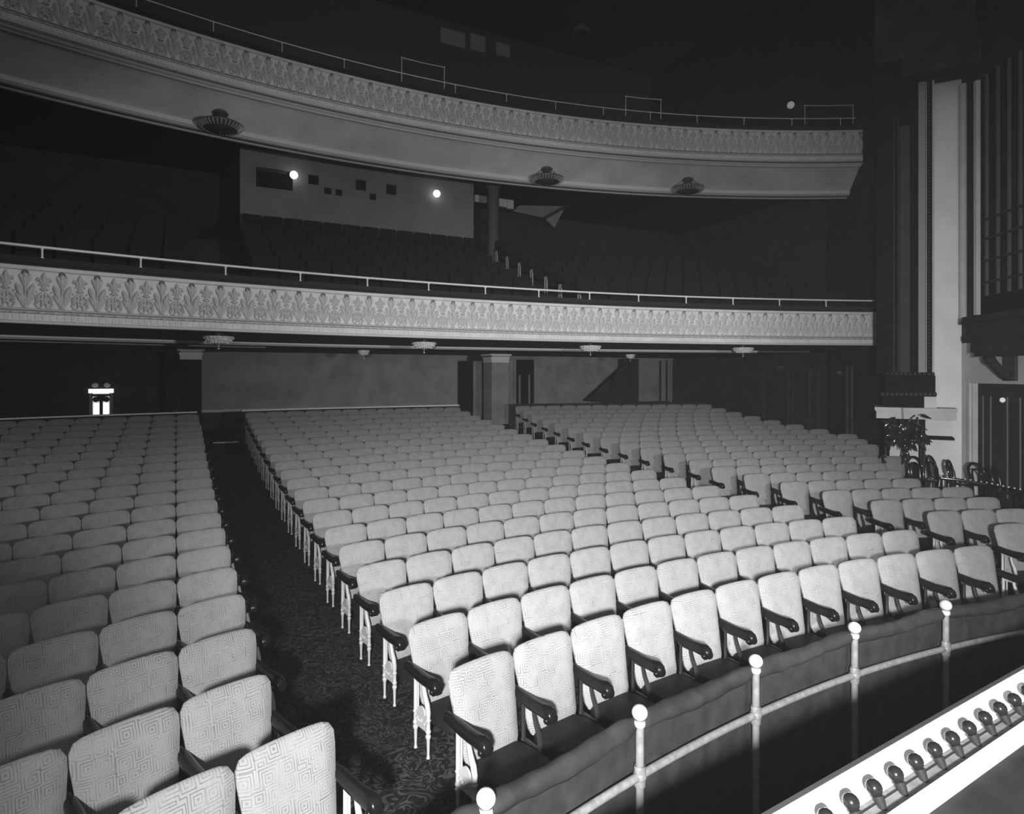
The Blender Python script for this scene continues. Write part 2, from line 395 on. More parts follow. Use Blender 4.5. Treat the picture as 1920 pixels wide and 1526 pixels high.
for s, block, r, k, x, y, z, a, le, re_, u, v in single:
    t = thing('theatre_seat', 'pale fret-patterned theatre seat '+WHERE[block].format(ORD[r], ORDP[k]), 'theatre seat', (x, y, z), -a, 'upholstered seats of the stalls')
    link('backrest', ME['back'], t); link('seat_cushion', ME['cush'], t)
    h = SW/2+.002
    link('armrest', ME['arm'], t, (-h, 0, 0))
    if le: o = link('end_standard', ME['stde'], t, (-h, 0, 0)); o['label'] = 'ornate ivory cast end frame'
    else: link('standard', ME['stdm'], t, (-h, 0, 0))
    if re_:
        link('armrest', ME['arm'], t, (h, 0, 0)); o = link('end_standard', ME['stde'], t, (h, 0, 0)); o['label'] = 'ornate ivory cast end frame'
mb = MB()
bm_ = backrest_mesh(); cm_ = cushion_mb()
far_std = MB()
ms = standard_mb(False)
mc = MB(); ma = MB()
for s, block, r, k, x, y, z, a, le, re_, u, v in rest:
    ca, sa = cos(-a), sin(-a)
    tf = lambda p, dx=0: (x+(p[0]+dx)*ca-p[1]*sa, y+(p[0]+dx)*sa+p[1]*ca, z+p[2])
    mb.add([tf(p) for p in bm_.v], bm_.f)
    mc.add([tf(p) for p in cm_.v], cm_.f)
    am = arm_mb(); ma.add([tf(p, -SW/2) for p in am.v], am.f)
    far_std.add([tf(p, (SW/2 if re_ and not le else -SW/2)) for p in ms.v], ms.f) if (le or re_) else None
rows = thing('theatre_seat_rows', 'distant rear and outermost stalls seats, rows running to the dark edges', 'theatre seats'); rows['kind'] = 'stuff'
for nm, b_, m_ in (('backrests', mb, 'fabric'), ('seat_cushions', mc, 'leather'), ('armrests', ma, 'wood'), ('end_standards', far_std, 'ivory')):
    o = part(nm, b_, m_, rows, 50); o['kind'] = 'stuff'

# barriers behind the last row
def barrier(name, a0, a1, label):
    t = thing(name, label, 'barrier')
    m1 = MB(); m1.sweep([(0, .9), (0, 1.775), (.10, 1.775), (.10, .9)], 27.45, 0, a0, a1, 30); part('panel', m1, 'wall_dark', t)
    m1 = MB(); m1.sweep([(-.02, 1.775), (-.02, 1.805), (.12, 1.805), (.12, 1.775)], 27.45, 0, a0, a1, 30); part('cap', m1, 'cream', t)
barrier('rear_barrier', -3.12/27.45, 3.2/27.45, 'low dark partition with pale cap behind the centre block')
barrier('rear_barrier', -11/27.45, -4.2/27.45, 'low dark partition with pale cap behind the left block')
mb = MB(); 
t = thing('rear_barrier', 'low dark partition behind the right block', 'barrier')
m1 = MB(); m1.sweep([(0, .9), (0, 1.80), (.10, 1.80), (.10, .9)], 27.55, 0, 4.9/27.5, 11.7/27.5, 30); part('panel', m1, 'wall_dark', t)

# ------------------------------------------------------------------ relief ornaments of the balcony fronts
class RB(MB):
    def tube(s, pts, rad, n=6, flat=1.0, cap=True): MB.tube(s, pts, [r*1.3 for r in rad], n, flat, cap)
def flower_mb():
    mb = RB()
    mb.tube([(0, 0, .0), (0, 0, .10), (0, 0, .20), (0, 0, .28)], [.020, .013, .012, .018], 6)
    for i in range(7): mb.ball((0, -.012, .03+.032*i), .010, 6, 4)
    for sx in (-1, 1):
        mb.tube([(sx*.005, 0, .26), (sx*.022, -.008, .32), (sx*.042, -.012, .37), (sx*.060, -.010, .40), (sx*.066, 0, .385)], [.010, .018, .019, .013, .005], 6, .8)
        mb.tube([(sx*.02, 0, .0), (sx*.030, -.010, .09), (sx*.052, -.016, .18), (sx*.082, -.014, .25), (sx*.100, -.006, .28), (sx*.104, 0, .262)], [.008, .020, .026, .024, .014, .004], 6, .6)
        mb.tube([(sx*.02, 0, .02), (sx*.055, -.008, .09), (sx*.088, -.008, .15), (sx*.108, 0, .17)], [.007, .014, .013, .004], 6, .6)
        mb.ball((sx*.026, -.012, .285), .011, 6, 4)
    mb.tube([(0, -.004, .27), (0, -.016, .34), (0, -.014, .41), (0, 0, .435)], [.016, .028, .030, .010], 8, .6)
    return mb
def cap_mb():
    mb = MB(); mb.tube([(-.040, -.004, .418), (-.024, -.018, .446), (0, -.022, .456), (.024, -.018, .446), (.040, -.004, .418)], [.006, .011, .012, .011, .006], 6)
    return mb
def fleur_mb():
    mb = RB()
    mb.tube([(0, 0, .25), (0, -.014, .31), (0, -.020, .37), (0, -.012, .42), (0, 0, .45)], [.012, .022, .026, .016, .003], 8, .6)
    for sx in (-1, 1):
        mb.tube([(sx*.010, 0, .25), (sx*.022, -.012, .31), (sx*.045, -.016, .355), (sx*.070, -.014, .365), (sx*.082, -.008, .345), (sx*.072, 0, .328)], [.010, .014, .016, .014, .010, .005], 6, .7)
        mb.tube([(sx*.008, 0, .28), (sx*.034, -.010, .30), (sx*.056, -.006, .29), (sx*.060, 0, .275)], [.008, .011, .009, .004], 6, .7)
        # volute
        pts = []; rad = []
        for i in range(13):
            t = i/12; a = -.6+t*5.2; rr = .052*(1-.72*t)
            pts.append((sx*(.062-rr*cos(a)), -.012, .075+rr*sin(a))); rad.append(.013*(1-.5*t))
        mb.tube(pts, rad, 6, .8)
        mb.tube([(sx*.015, 0, .20), (sx*.050, -.010, .165), (sx*.085, -.010, .14), (sx*.105, 0, .10)], [.008, .014, .012, .004], 6, .7)
        mb.tube([(sx*.010, 0, .19), (sx*.024, -.010, .13), (sx*.020, -.010, .06), (sx*.034, 0, .0)], [.008, .012, .010, .004], 6, .7)
    mb.tube([(-.050, 0, .228), (-.025, -.014, .236), (0, -.018, .228), (.025, -.014, .236), (.050, 0, .228)], [.006, .012, .014, .012, .006], 6)
    mb.ball((0, -.012, .225), .016, 6, 4); mb.ball((0, -.010, .10), .022, 6, 4, 1.4)
    for sx in (-1, 1):
        mb.tube([(sx*.03, 0, .0), (sx*.075, -.008, .012), (sx*.10, -.008, .045), (sx*.098, 0, .075)], [.006, .010, .010, .004], 6, .7)
        mb.ball((sx*.062, -.014, .075), .013, 6, 4); mb.ball((sx*.085, -.006, .20), .012, 6, 4); mb.ball((sx*.03, -.01, .04), .011, 6, 4)
    return mb
OM = dict(flower=flower_mb().mesh('flower_ornament', 'orn', 60), cap=cap_mb().mesh('flower_tip', 'cap', 60), fleur=fleur_mb().mesh('fleur_ornament', 'orn', 60))

def balcony_front(t, R, yc, zt, zb, a0, a1, pitch, phase, n=110):
    """ornamented parapet: ledge, fillet, field with ornaments, beads, flutes, torus"""
    h = zt-zb
    def Z(q): return zb+h*q
    m1 = MB(); m1.sweep([(-.015, Z(1)), (-.015, Z(.94)), (.0, Z(.93)), (.02, Z(.92)), (.03, Z(.28)), (.0, Z(.27)), (-.02, Z(.255)), (-.02, Z(.235)), (.0, Z(.225)), (.02, Z(.19)), (-.005, Z(.175)), (-.005, Z(.06)), (.0, Z(.055)),
                         (.30, Z(.055)), (.30, Z(1))], R, yc, a0, a1, n)
    part('parapet', m1, 'field', t, 35)
    m1 = MB()
    k = 8
    m1.sweep([(-.012+.028*-cos(2*pi*i/k), Z(.028)+.024*sin(2*pi*i/k)) for i in range(k)], R, yc, a0, a1, n); part('lower_moulding', m1, 'trim', t, 60)
    for q0, q1, dd in ((.228, .246, -.0225), (.176, .190, -.008)):
        m1 = MB(); m1.sweep([(dd, Z(q0)), (dd, Z(q1)), (.02, Z(q1)), (.02, Z(q0))], R, yc, a0, a1, n); part('dark_fillet', m1, 'cap', t)
    m1 = MB(); m1.sweep([(-.03, Z(1)), (-.03, Z(1)+.03), (.02, Z(1)+.05), (.05, Z(1)+.14), (.34, Z(1)+.14), (.34, Z(.9)), (.05, Z(.9)), (.05, Z(1))], R, yc, a0, a1, n); part('velvet_ledge', m1, 'ledge', t, 35)
    m1 = MB(); c = int((a1-a0)*R/.155)
    for i in range(c):
        a = a0+(i+.5)*(a1-a0)/c; rr = R-.004
        b0 = len(m1.v); m1.ball((0, 0, 0), .026, 6, 4, .8)
        for q in range(b0, len(m1.v)):
            x, y, z = m1.v[q]; x *= 2.2; y *= .7
            m1.v[q] = (rr*sin(a)+x*cos(a)+y*sin(a), yc+rr*cos(a)-x*sin(a)+y*cos(a), Z(.205)+z)
    part('bead_moulding', m1, 'orn', t, 60, kind='stuff')
    m1 = MB(); c = int((a1-a0)*R/.085)
    for i in range(c):
        a = a0+(i+.5)*(a1-a0)/c; b0 = len(m1.v); m1.box(-.028, .028, -.016, .01, Z(.07), Z(.165))
        for q in range(b0, len(m1.v)):
            x, y, z = m1.v[q]; m1.v[q] = ((R-.004)*sin(a)+x*cos(a)+y*sin(a), yc+(R-.004)*cos(a)-x*sin(a)+y*cos(a), z)
    part('fluted_band', m1, 'field', t, kind='stuff')
    sc = h*.64/.46
    k0 = int(math.ceil((a0*R-phase)/pitch)); k1 = int((a1*R-phase)/pitch)
    for k in range(k0, k1+1):
        for nm, me, off in (('flower_ornament', 'flower', 0), ('fleur_ornament', 'fleur', .5)):
            a = (phase+pitch*(k+off))/R
            if not a0 < a < a1: continue
            o = link(nm, OM[me], t, ((R+.012)*sin(a), yc+(R+.012)*cos(a), Z(.285)), (0, 0, -a)); o.scale = (pitch/.427, 1.4, sc)
            if me == 'flower': link('flower_tip', OM['cap'], o)
def rail_posts(t, R, yc, z, zb, arcs, m='brass', pr=.014, n=60, a0=None, a1=None, rr=.02):
    m1 = MB(); pts = [(R*sin(a0+(a1-a0)*i/n), yc+R*cos(a0+(a1-a0)*i/n), z) for i in range(n+1)]
    m1.tube(pts, rr, 8); part('handrail', m1, m, t, 60)
    pm = MB(); pm.lathe([(pr*1.8, 0), (pr*1.8, .01), (pr, .015), (pr, z-zb-.04), (pr*1.5, z-zb-.035), (pr*1.5, z-zb)], (0, 0, 0), 8); me = pm.mesh('post', m, 50)
    for A in arcs: link('post', me, t, (R*sin(A/R), yc+R*cos(A/R), zb))

# ---- lower balcony
LR, LY = 27.33, -6.61
bal = thing('balcony', 'lower curved balcony with pale front of flowers and fleurs', 'balcony')
balcony_front(bal, LR, LY, 4.29, 3.47, -.36, .402, .4273, -.123)
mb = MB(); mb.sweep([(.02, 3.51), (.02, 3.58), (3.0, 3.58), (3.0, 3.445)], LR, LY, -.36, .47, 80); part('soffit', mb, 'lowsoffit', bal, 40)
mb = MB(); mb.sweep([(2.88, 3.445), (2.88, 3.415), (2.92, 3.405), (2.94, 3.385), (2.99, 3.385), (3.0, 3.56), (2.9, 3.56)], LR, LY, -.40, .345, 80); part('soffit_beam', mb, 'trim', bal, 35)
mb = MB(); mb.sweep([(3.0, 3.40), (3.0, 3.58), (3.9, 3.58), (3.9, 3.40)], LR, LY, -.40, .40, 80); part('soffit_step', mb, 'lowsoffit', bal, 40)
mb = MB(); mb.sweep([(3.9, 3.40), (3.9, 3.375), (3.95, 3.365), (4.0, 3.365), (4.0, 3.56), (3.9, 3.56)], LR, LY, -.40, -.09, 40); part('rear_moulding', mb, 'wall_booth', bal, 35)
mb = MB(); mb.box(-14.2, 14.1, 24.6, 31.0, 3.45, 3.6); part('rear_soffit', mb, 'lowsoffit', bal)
# stepped seating tiers
mb = MB()
for i in range(8):
    y0 = .3+i*.72; mb.sweep([(y0, 3.6), (y0, 3.95+i*.295), (8.6, 3.95+i*.295), (8.6, 3.6)], LR, LY, -.40, .40, 50)
part('seating_tiers', mb, 'step', bal)
rl = thing('balcony_railing', 'bright tubular handrail on short posts along the lower balcony', 'railing')
rail_posts(rl, LR+.06, LY, 4.58, 4.42, [-.19+1.232*k for k in range(-6, 9)], a0=-.36, a1=.402, rr=.021)
# ---- upper balcony
UR = 23.12
up = thing('balcony', 'upper curved balcony with pale ornamented front and smooth soffit', 'balcony')
balcony_front(up, UR, 0, 9.43, 8.58, -.40, .545, .4405, .15)
mb = MB(); mb.sweep([(-.01, 8.56), (-.01, 8.53), (.03, 8.50), (.05, 8.53), (.10, 8.53), (.12, 8.48), (.17, 8.475), (.19, 8.52), (.22, 8.53), (.22, 8.6), (0, 8.6)], UR, 0, -.42, .545, 100); part('front_cornice', mb, 'trim', up, 35)
mb = MB(); mb.sweep([(.1, 8.56), (.1, 8.70), (1.26, 8.70), (1.26, 7.93)], UR, 0, -.46, .60, 100); part('soffit', mb, 'soffit', up, 40)
mb = MB(); mb.sweep([(1.00, 8.08), (1.00, 7.985), (1.03, 7.97), (1.05, 7.95), (1.12, 7.94), (1.13, 8.0), (1.20, 8.0), (1.21, 7.94), (1.235, 7.915), (1.27, 7.905), (1.31, 7.915), (1.32, 8.9), (1.1, 8.9)], UR, 0, -.46, .60, 100); part('inner_cornice', mb, 'trim', up, 35)
mb = MB(); mb.sweep([(1.122, 7.942), (1.215, 7.936), (1.215, 7.96), (1.122, 7.96)], UR, 0, -.46, .60, 100); part('dark_fillet', mb, 'bronze', up)
mb = MB(); mb.sweep([(-.012, 8.535), (-.012, 8.572), (.06, 8.572), (.06, 8.535)], UR, 0, -.42, .545, 100); part('dark_fillet', mb, 'bronze', up)
mb = MB(); mb.sweep([(1.3, 8.8), (1.3, 8.9), (9.0, 8.9), (9.0, 8.8)], UR, 0, -.60, .60, 40); part('rear_soffit', mb, 'ceil', up)
mb = MB()
for i in range(6):
    y0 = .3+i*.85; mb.sweep([(y0, 8.7), (y0, 8.95+i*.42), (9.6, 8.95+i*.42), (9.6, 8.7)], UR, 0, -.55, .60, 40)
part('seating_tiers', mb, 'step', up)
ul = thing('balcony_railing', 'thin handrail with raised aisle guards along the upper balcony', 'railing')
rail_posts(ul, UR, 0, 9.76, 9.57, [.0+1.33*k for k in range(-6, 10)], a0=-.40, a1=.535, rr=.013, pr=.009)
for A0, A1 in ((.0, 1.05), (5.95, 6.95), (11.0, 12.3)):
    z1 = 10.12; g = MB()
    pts = [(UR*sin(A/UR), UR*cos(A/UR), z) for A, z in ((A0, 9.6), (A0, z1), (A0, z1), ((A0+A1)/2, z1-.01), (A1, z1), (A1, z1), (A1, 9.6))]
    g.tube(pts[:2], .010, 6); g.tube(pts[2:5], .013, 6); g.tube(pts[5:], .010, 6); g.ball(pts[1], .022, 6, 4); g.ball(pts[5], .022, 6, 4)
    part('aisle_guard', g, 'brass', ul, 60)

# ------------------------------------------------------------------ lamps
def bowl_lamp(loc, r, label, group):
    t = thing('ceiling_lamp', label, 'ceiling lamp', loc, 0, group)
    m1 = MB(); m1.lathe([(r*.30, .02), (r*.30, -.005), (r*.12, -.015), (r*.10, -.05)], (0, 0, 0), 14); part('canopy', m1, 'bronze', t, 50)
    m1 = MB(); m1.lathe([(r*1.02, -.045), (r*1.04, -.06), (r*.99, -.075)], (0, 0, 0), 20); part('rim', m1, 'glass', t, 50)
    m1 = MB()
    m1.lathe([(r*1.0, -.05), (r*.93, -.09), (r*.80, -.13), (r*.6, -.165), (r*.32, -.185), (.002, -.192)], (0, 0, 0), 20)
    for i in range(20):
        a = 2*pi*i/20
        for q, zz in ((.97, -.07), (.85, -.115), (.66, -.155)): m1.ball((r*q*cos(a), r*q*sin(a), zz), r*.09, 5, 3)
    part('bowl', m1, 'glass', t, 60)
    m1 = MB(); m1.tube([(0, 0, -.19), (0, 0, -.25)], .005, 5); m1.ball((0, 0, -.262), .016, 8, 5); part('finial', m1, 'glass', t, 60)
WL = ['above the left column', 'left of the right column', 'above the right block', 'at the far right end']
for i, A in enumerate((-3.95, .04, 4.11, 8.28)):
    R = 28.3; bowl_lamp((R*sin(A/R), LY+R*cos(A/R), 3.485), .25, 'alabaster bowl lamp under the lower balcony edge, '+WL[i], 'bowl lamps under the lower balcony')
for u, v, s, w in ((682, 661, 16.6, 'before the grey rear wall'), (1182, 660, 20.0, 'near the dark stair')):
    x, y, z = cs(u, v, s); bowl_lamp((x, y, 3.44), .15, 'small alabaster lamp deep under the balcony '+w, 'small lamps under the lower balcony')
def dish_lamp(loc, label):
    t = thing('ceiling_lamp', label, 'ceiling lamp', loc, 0, 'bronze dish lamps under the upper balcony'); t.scale = (.94, .94, .94)
    m1 = MB(); m1.lathe([(.13, .0), (.15, -.02), (.15, -.07), (.11, -.09), (.12, -.12), (.10, -.13)], (0, 0, 0), 16)
    for i in range(8): m1.ball((.15*cos(i*pi/4), .15*sin(i*pi/4), -.045), .024, 6, 4)
    part('canopy', m1, 'bronze', t, 50)
    m1 = MB(); m1.lathe([(.10, -.12), (.16, -.17), (.30, -.235), (.44, -.28), (.475, -.30), (.47, -.325)], (0, 0, 0), 28); part('shade', m1, 'bronze', t, 50)
    m1 = MB()
    for i in range(32):
        a = 2*pi*i/32; c, s_ = cos(a), sin(a)
        m1.tube([(.462*c, .462*s_, -.315), (.42*c, .42*s_, -.365), (.35*c, .35*s_, -.405)], [.026, .024, .016], 5)
    part('ribbed_rim', m1, 'rib', t, 60)
    m1 = MB(); m1.lathe([(.44, -.32), (.36, -.39), (.25, -.43), (.12, -.45), (.002, -.46)], (0, 0, 0), 24); m1.ball((0, 0, -.47), .02, 8, 5); part('dish', m1, 'bronze', t, 60)
    m1 = MB()
    for i in range(3):
        a = .5+2*pi*i/3; m1.tube([(.13*cos(a), .13*sin(a), -.05), (.47*cos(a), .47*sin(a), -.29)], .008, 5)
    part('chain', m1, 'bronze', t)
for (A, w) in ((-3.83, 'nearest the left edge'), (4.10, 'middle of the three'), (8.20, 'rightmost of the three')):
    R = 23.75; dish_lamp((R*sin(A/R), R*cos(A/R), 8.26), 'dark ribbed dish lamp on the upper soffit, '+w)
# gallery ceiling ring light and globe
x, y, z = cs(1090, 55, 24.0)
t = thing('ceiling_lamp', 'faint round ring lamp on the high dark ceiling', 'ceiling lamp', (x, y, z+.3))
m1 = MB(); m1.tube([(0, 0, -.1), (0, 0, 16.3-z-.3)], .03, 6); part('rod', m1, 'bronze', t)
m1 = MB(); m1.lathe([(.10, -.12), (.32, -.30), (.33, -.42), (.25, -.45)], (0, 0, 0), 24); part('ring', m1, 'rib', t, 50)
m1 = MB(); m1.lathe([(.25, -.44), (.14, -.48), (.002, -.49)], (0, 0, 0), 24); part('glass', m1, 'bronze', t, 50)
def aty(u, v, y):
    dx, dy = (u-960)/F*cos(TH)+sin(TH), -(u-960)/F*sin(TH)+cos(TH)
    t = (y-CY)/dy; return (CX+t*dx, y, CZ+t*(HOR-v)/F)
def rect_y(u0, v0, u1, v1, y):
    a, b = aty(u0, v0, y), aty(u1, v1, y); c, d = aty(u0, v1, y), aty(u1, v0, y)
    return a[0], b[0], (c[2]+b[2])/2, (a[2]+d[2])/2
# ------------------------------------------------------------------ projection booth and mezzanine
BY = 26.75
ports = [rect_y(480, 317, 549, 354, BY), rect_y(578, 328, 598, 346, BY), rect_y(608, 352, 621, 364, BY), rect_y(629, 355, 641, 367, BY), rect_y(667, 337, 686, 357, BY), rect_y(693, 363, 705, 375, BY), rect_y(724, 346, 743, 365, BY)]
X0, X1 = aty(450, 400, BY)[0], aty(888, 400, BY)[0]
xs = sorted([X0, X1]+[q for p in ports for q in p[:2]]); zs = sorted([4.5, 8.9]+[q for p in ports for q in p[2:]])
mb = MB()
for i in range(len(xs)-1):
    for j in range(len(zs)-1):
        cx_, cz_ = (xs[i]+xs[i+1])/2, (zs[j]+zs[j+1])/2
        if any(p[0] < cx_ < p[1] and p[2] < cz_ < p[3] for p in ports): continue
        mb.box(xs[i], xs[i+1], BY, BY+.18, zs[j], zs[j+1])
struct('wall_booth', mb, 'wall_booth')
mb = MB(); mb.box(X0, X0+.15, BY+.18, 29.4, 4.5, 8.9); mb.box(X1-.15, X1, BY+.18, 29.4, 4.5, 8.9)
struct('wall_booth_side', mb, 'wall_dark')
for i, p in enumerate(ports):
    w = link('window_%d' % (i+1), None); w['kind'] = 'structure'
    m1 = MB(); m1.box(p[0]+.001, p[1]-.001, BY+.10, BY+.12, p[2]+.001, p[3]-.001); part('pane', m1, 'black', w)
    m1 = MB(); q = .03
    for b in ((p[0]-q, p[0], p[2]-q, p[3]+q), (p[1], p[1]+q, p[2]-q, p[3]+q), (p[0], p[1], p[2]-q, p[2]), (p[0], p[1], p[3], p[3]+q)): m1.box(b[0], b[1], BY-.012, BY-.001, b[2], b[3])
    part('frame', m1, 'wall_booth', w)
    if i == 0:
        m1 = MB(); m1.box(p[0]+.05, p[1]-.15, BY+.02, BY+.05, p[3]-.09, p[3]-.04); part('blind_rail', m1, 'stripe', w)
for u, v, w in ((551, 328, 'beside the wide projection window'), (819, 363, 'near the right end of the booth wall')):
    x, y, z = aty(u, v, BY-.15); t = thing('globe_lamp', 'glowing white globe lamp '+w, 'globe lamp', (x, y, z))
    m1 = MB(); m1.ball((0, 0, 0), .105, 14, 8); part('globe', m1, 'lit', t, 60)
    m1 = MB(); m1.lathe([(.05, 0), (.05, .02), (.025, .03), (.025, .10)], (0, 0, 0), 10); m1.xform(lambda x, y, z: (x, .15-z, y)); part('bracket', m1, 'bronze', t)
DB = backrest_mesh(); DB = DB.mesh('backrest', 'dseat', 50)
def sq_back():
    mb = MB(); mb.box(-.235, .235, -.03, .03, .30, .80); mb.box(-.215, .215, -.035, .035, .78, .83); return mb.mesh('backrest', 'dseat', 30)
DS = sq_back(); DC = cushion_mb().mesh('seat_cushion', 'dseat', 40)
x0 = aty(452, 405, 26.3)[0]; x1 = aty(888, 448, 26.3)[0]
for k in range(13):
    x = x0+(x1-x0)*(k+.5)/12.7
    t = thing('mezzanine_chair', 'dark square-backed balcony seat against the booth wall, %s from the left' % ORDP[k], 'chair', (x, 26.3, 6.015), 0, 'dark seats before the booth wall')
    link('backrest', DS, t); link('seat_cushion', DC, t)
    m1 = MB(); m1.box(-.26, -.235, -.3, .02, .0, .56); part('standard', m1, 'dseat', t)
for i, u in ((1, 1098), (2, 1062), (3, 1035), (4, 1008), (5, 985), (6, 962), (7, 942)):
    rr = LR+.3+.72*i+.45; 
    # walk along the pixel ray until the tier radius is met
    s = 8.0
    while True:
        x, y, z = cs(u, 500, s)
        if hypot(x, y-LY) > rr: break
        s += .02
    a = atan2(x, y-LY)
    t = thing('mezzanine_chair', 'dark aisle seat with pale end frame, %s mezzanine row behind the rail' % ORDP[i], 'chair', (x, y, 3.95+.295*i), -a, 'aisle seats on the lower balcony')
    link('backrest', DS, t); link('seat_cushion', DC, t); link('armrest', ME['arm'], t, (-.26, 0, 0)); o = link('end_standard', ME['stde'], t, (-.26, 0, 0)); o['label'] = 'pale cast end frame'
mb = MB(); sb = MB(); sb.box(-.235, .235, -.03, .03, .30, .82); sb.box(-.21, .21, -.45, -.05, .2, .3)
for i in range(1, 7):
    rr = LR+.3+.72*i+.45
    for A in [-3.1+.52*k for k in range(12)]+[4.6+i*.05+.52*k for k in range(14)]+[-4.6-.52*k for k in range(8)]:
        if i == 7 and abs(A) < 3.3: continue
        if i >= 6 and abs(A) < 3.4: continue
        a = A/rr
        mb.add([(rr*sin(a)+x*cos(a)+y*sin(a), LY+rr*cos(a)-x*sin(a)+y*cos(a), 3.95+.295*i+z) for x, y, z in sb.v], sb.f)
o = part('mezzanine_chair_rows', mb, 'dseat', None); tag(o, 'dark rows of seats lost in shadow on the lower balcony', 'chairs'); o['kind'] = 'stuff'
# right of the booth: round column, stair opening, sloping stair underside, pale panels painting lit wall bits, dim panels
x, y, z = aty(925, 400, 26.6); t = thing('round_column', 'slim dark round column right of the projection booth', 'column', (x, y, 5.6))
m1 = MB(); m1.lathe([(.25, 0), (.25, .1), (.2, .14), (.185, .3), (.175, 2.9), (.22, 2.95), (.26, 3.05), (.26, 3.2)], (0, 0, 0), 18); part('shaft', m1, mat('column_grey', .09, .5, .3), t, 40)
for i, (u0, v0, u1, v1, m_) in enumerate(((891, 358, 913, 379, 'plaster'), (934, 350, 950, 387, 'plaster'), (951, 350, 963, 391, 'plaster'), (1107, 365, 1262, 421, 'wall_booth'), (160, 240, 268, 292, 'wall_booth'), (376, 275, 426, 316, 'wall_booth'))):
    a, b, c, d = rect_y(u0, v0, u1, v1, (28.0 if i < 3 else 29.35)); yy = 28.0 if i < 3 else 29.35; m1 = MB(); m1.box(a, b, yy, yy+.1, c, d); struct('trim_%d' % (i+4), m1, m_)
def quad_slab(pts, th, m, name):
    mb = MB(); n = len(pts); mb.add([p for p in pts]+[(p[0], p[1]+th, p[2]+.02) for p in pts], [tuple(range(n)), tuple(range(n, 2*n))[::-1]]+[(i, (i+1) % n, n+(i+1) % n, n+i) for i in range(n)])
    return mb
t = thing('stair_underside', 'sloping grey underside of the gallery stair beside the booth', 'stair')
part('slope', quad_slab([aty(962, 396, 28.6), aty(1018, 408, 28.2), aty(1086, 372, 27.6), aty(1000, 362, 28.2)], .1, 'wall_booth', ''), 'stripe2', t)
part('side', quad_slab([aty(1022, 409, 28.0), aty(1040, 427, 28.0), aty(1057, 393, 27.8)], .1, 'plaster', ''), 'wall_booth', t)
m1 = MB(); m1.tube([aty(1020, 410, 27.9), aty(1086, 373, 27.5)], .05, 6); part('edge', m1, 'ledge', t)
# gallery back wall: three pale panels stand in for dim lit patches
for i, (u0, v0, u1, v1) in enumerate(((826, 57, 872, 86), (882, 66, 910, 96), (930, 82, 956, 106))):
    a, b, c, d = rect_y(u0, v0, u1, v1, 31.4); m1 = MB(); m1.box(a, b, 31.38, 31.48, c, d); struct('trim_%d' % (i+10), m1, 'plaster')

# ------------------------------------------------------------------ under the balcony: columns, doors, stair, signs
def column(u0, u1, y, m_, label):
    a, b = aty(u0, 700, y)[0], aty(u1, 700, y)[0]; w = (b-a)
    t = thing('square_column', label, 'column', ((a+b)/2, y+w/2, .82))
    h = w/2; m1 = MB(); m1.box(-h, h, -h, h, .12, 2.34); part('shaft', m1, m_, t)
    m1 = MB(); m1.box(-h-.04, h+.04, -h-.04, h+.04, 0, .12); part('plinth', m1, m_, t)
    m1 = MB(); m1.box(-h-.01, h+.01, -h-.01, h+.01, 2.34, 2.48); m1.box(-h-.03, h+.03, -h-.03, h+.03, 2.47, 2.53); m1.box(-h-.07, h+.07, -h-.07, h+.07, 2.57, 2.625)
    cp = part('capital', m1, 'soffit', t)
    m1 = MB()
    for i in range(9):
        q = -h+2*h*(i+.5)/9; m1.ball((q, -h-.03, 2.55), .028, 6, 4)
    part('egg_moulding', m1, 'trim', cp, 60)
column(338, 378, 27.9, 'near_black', 'dark square column with pale capital behind the left block')  # shaft drawn near black, capital pale
column(922, 954, 27.9, 'wall_mid', 'grey square column with pale capital at the right aisle')
# doors on the rear right wall
def door(n, u0, v0, u1, v1, y, strips):
    a, b, c, d = rect_y(u0, v0, u1, v1, y); w = link('door_%d' % n, None); w['kind'] = 'structure'
    m1 = MB(); m1.box(a, b, y, y+.03, .8, d); part('leaf', m1, 'black', w)
    m1 = MB()
    for q in ((a-.09, a), (b, b+.09)): m1.box(q[0], q[1], y-.03, y+.03, .8, d+.08)
    m1.box(a, b, y-.03, y+.03, d, d+.08); part('frame', m1, 'wall_mid', w)
    for u in strips:
        x = aty(u, 700, y)[0]; m1 = MB(); m1.box(x-.035, x+.035, y-.02, y-.001, 1.3, 2.75); part('push_bar', m1, 'wall_booth', w)
door(1, 967, 674, 1001, 752, 29.94, (974, 992))
a, b = aty(873, 700, 29.94)[0], aty(898, 700, 29.94)[0]
w = link('door_2', None); w['kind'] = 'structure'; m1 = MB(); m1.box(a-.3, a+.28, 29.9, 29.96, .8, 3.25); part('leaf', m1, 'black', w)
m1 = MB(); m1.box(a+.28, a+.62, 29.9, 29.96, .8, 3.25); part('frame', m1, 'wall_mid', w)
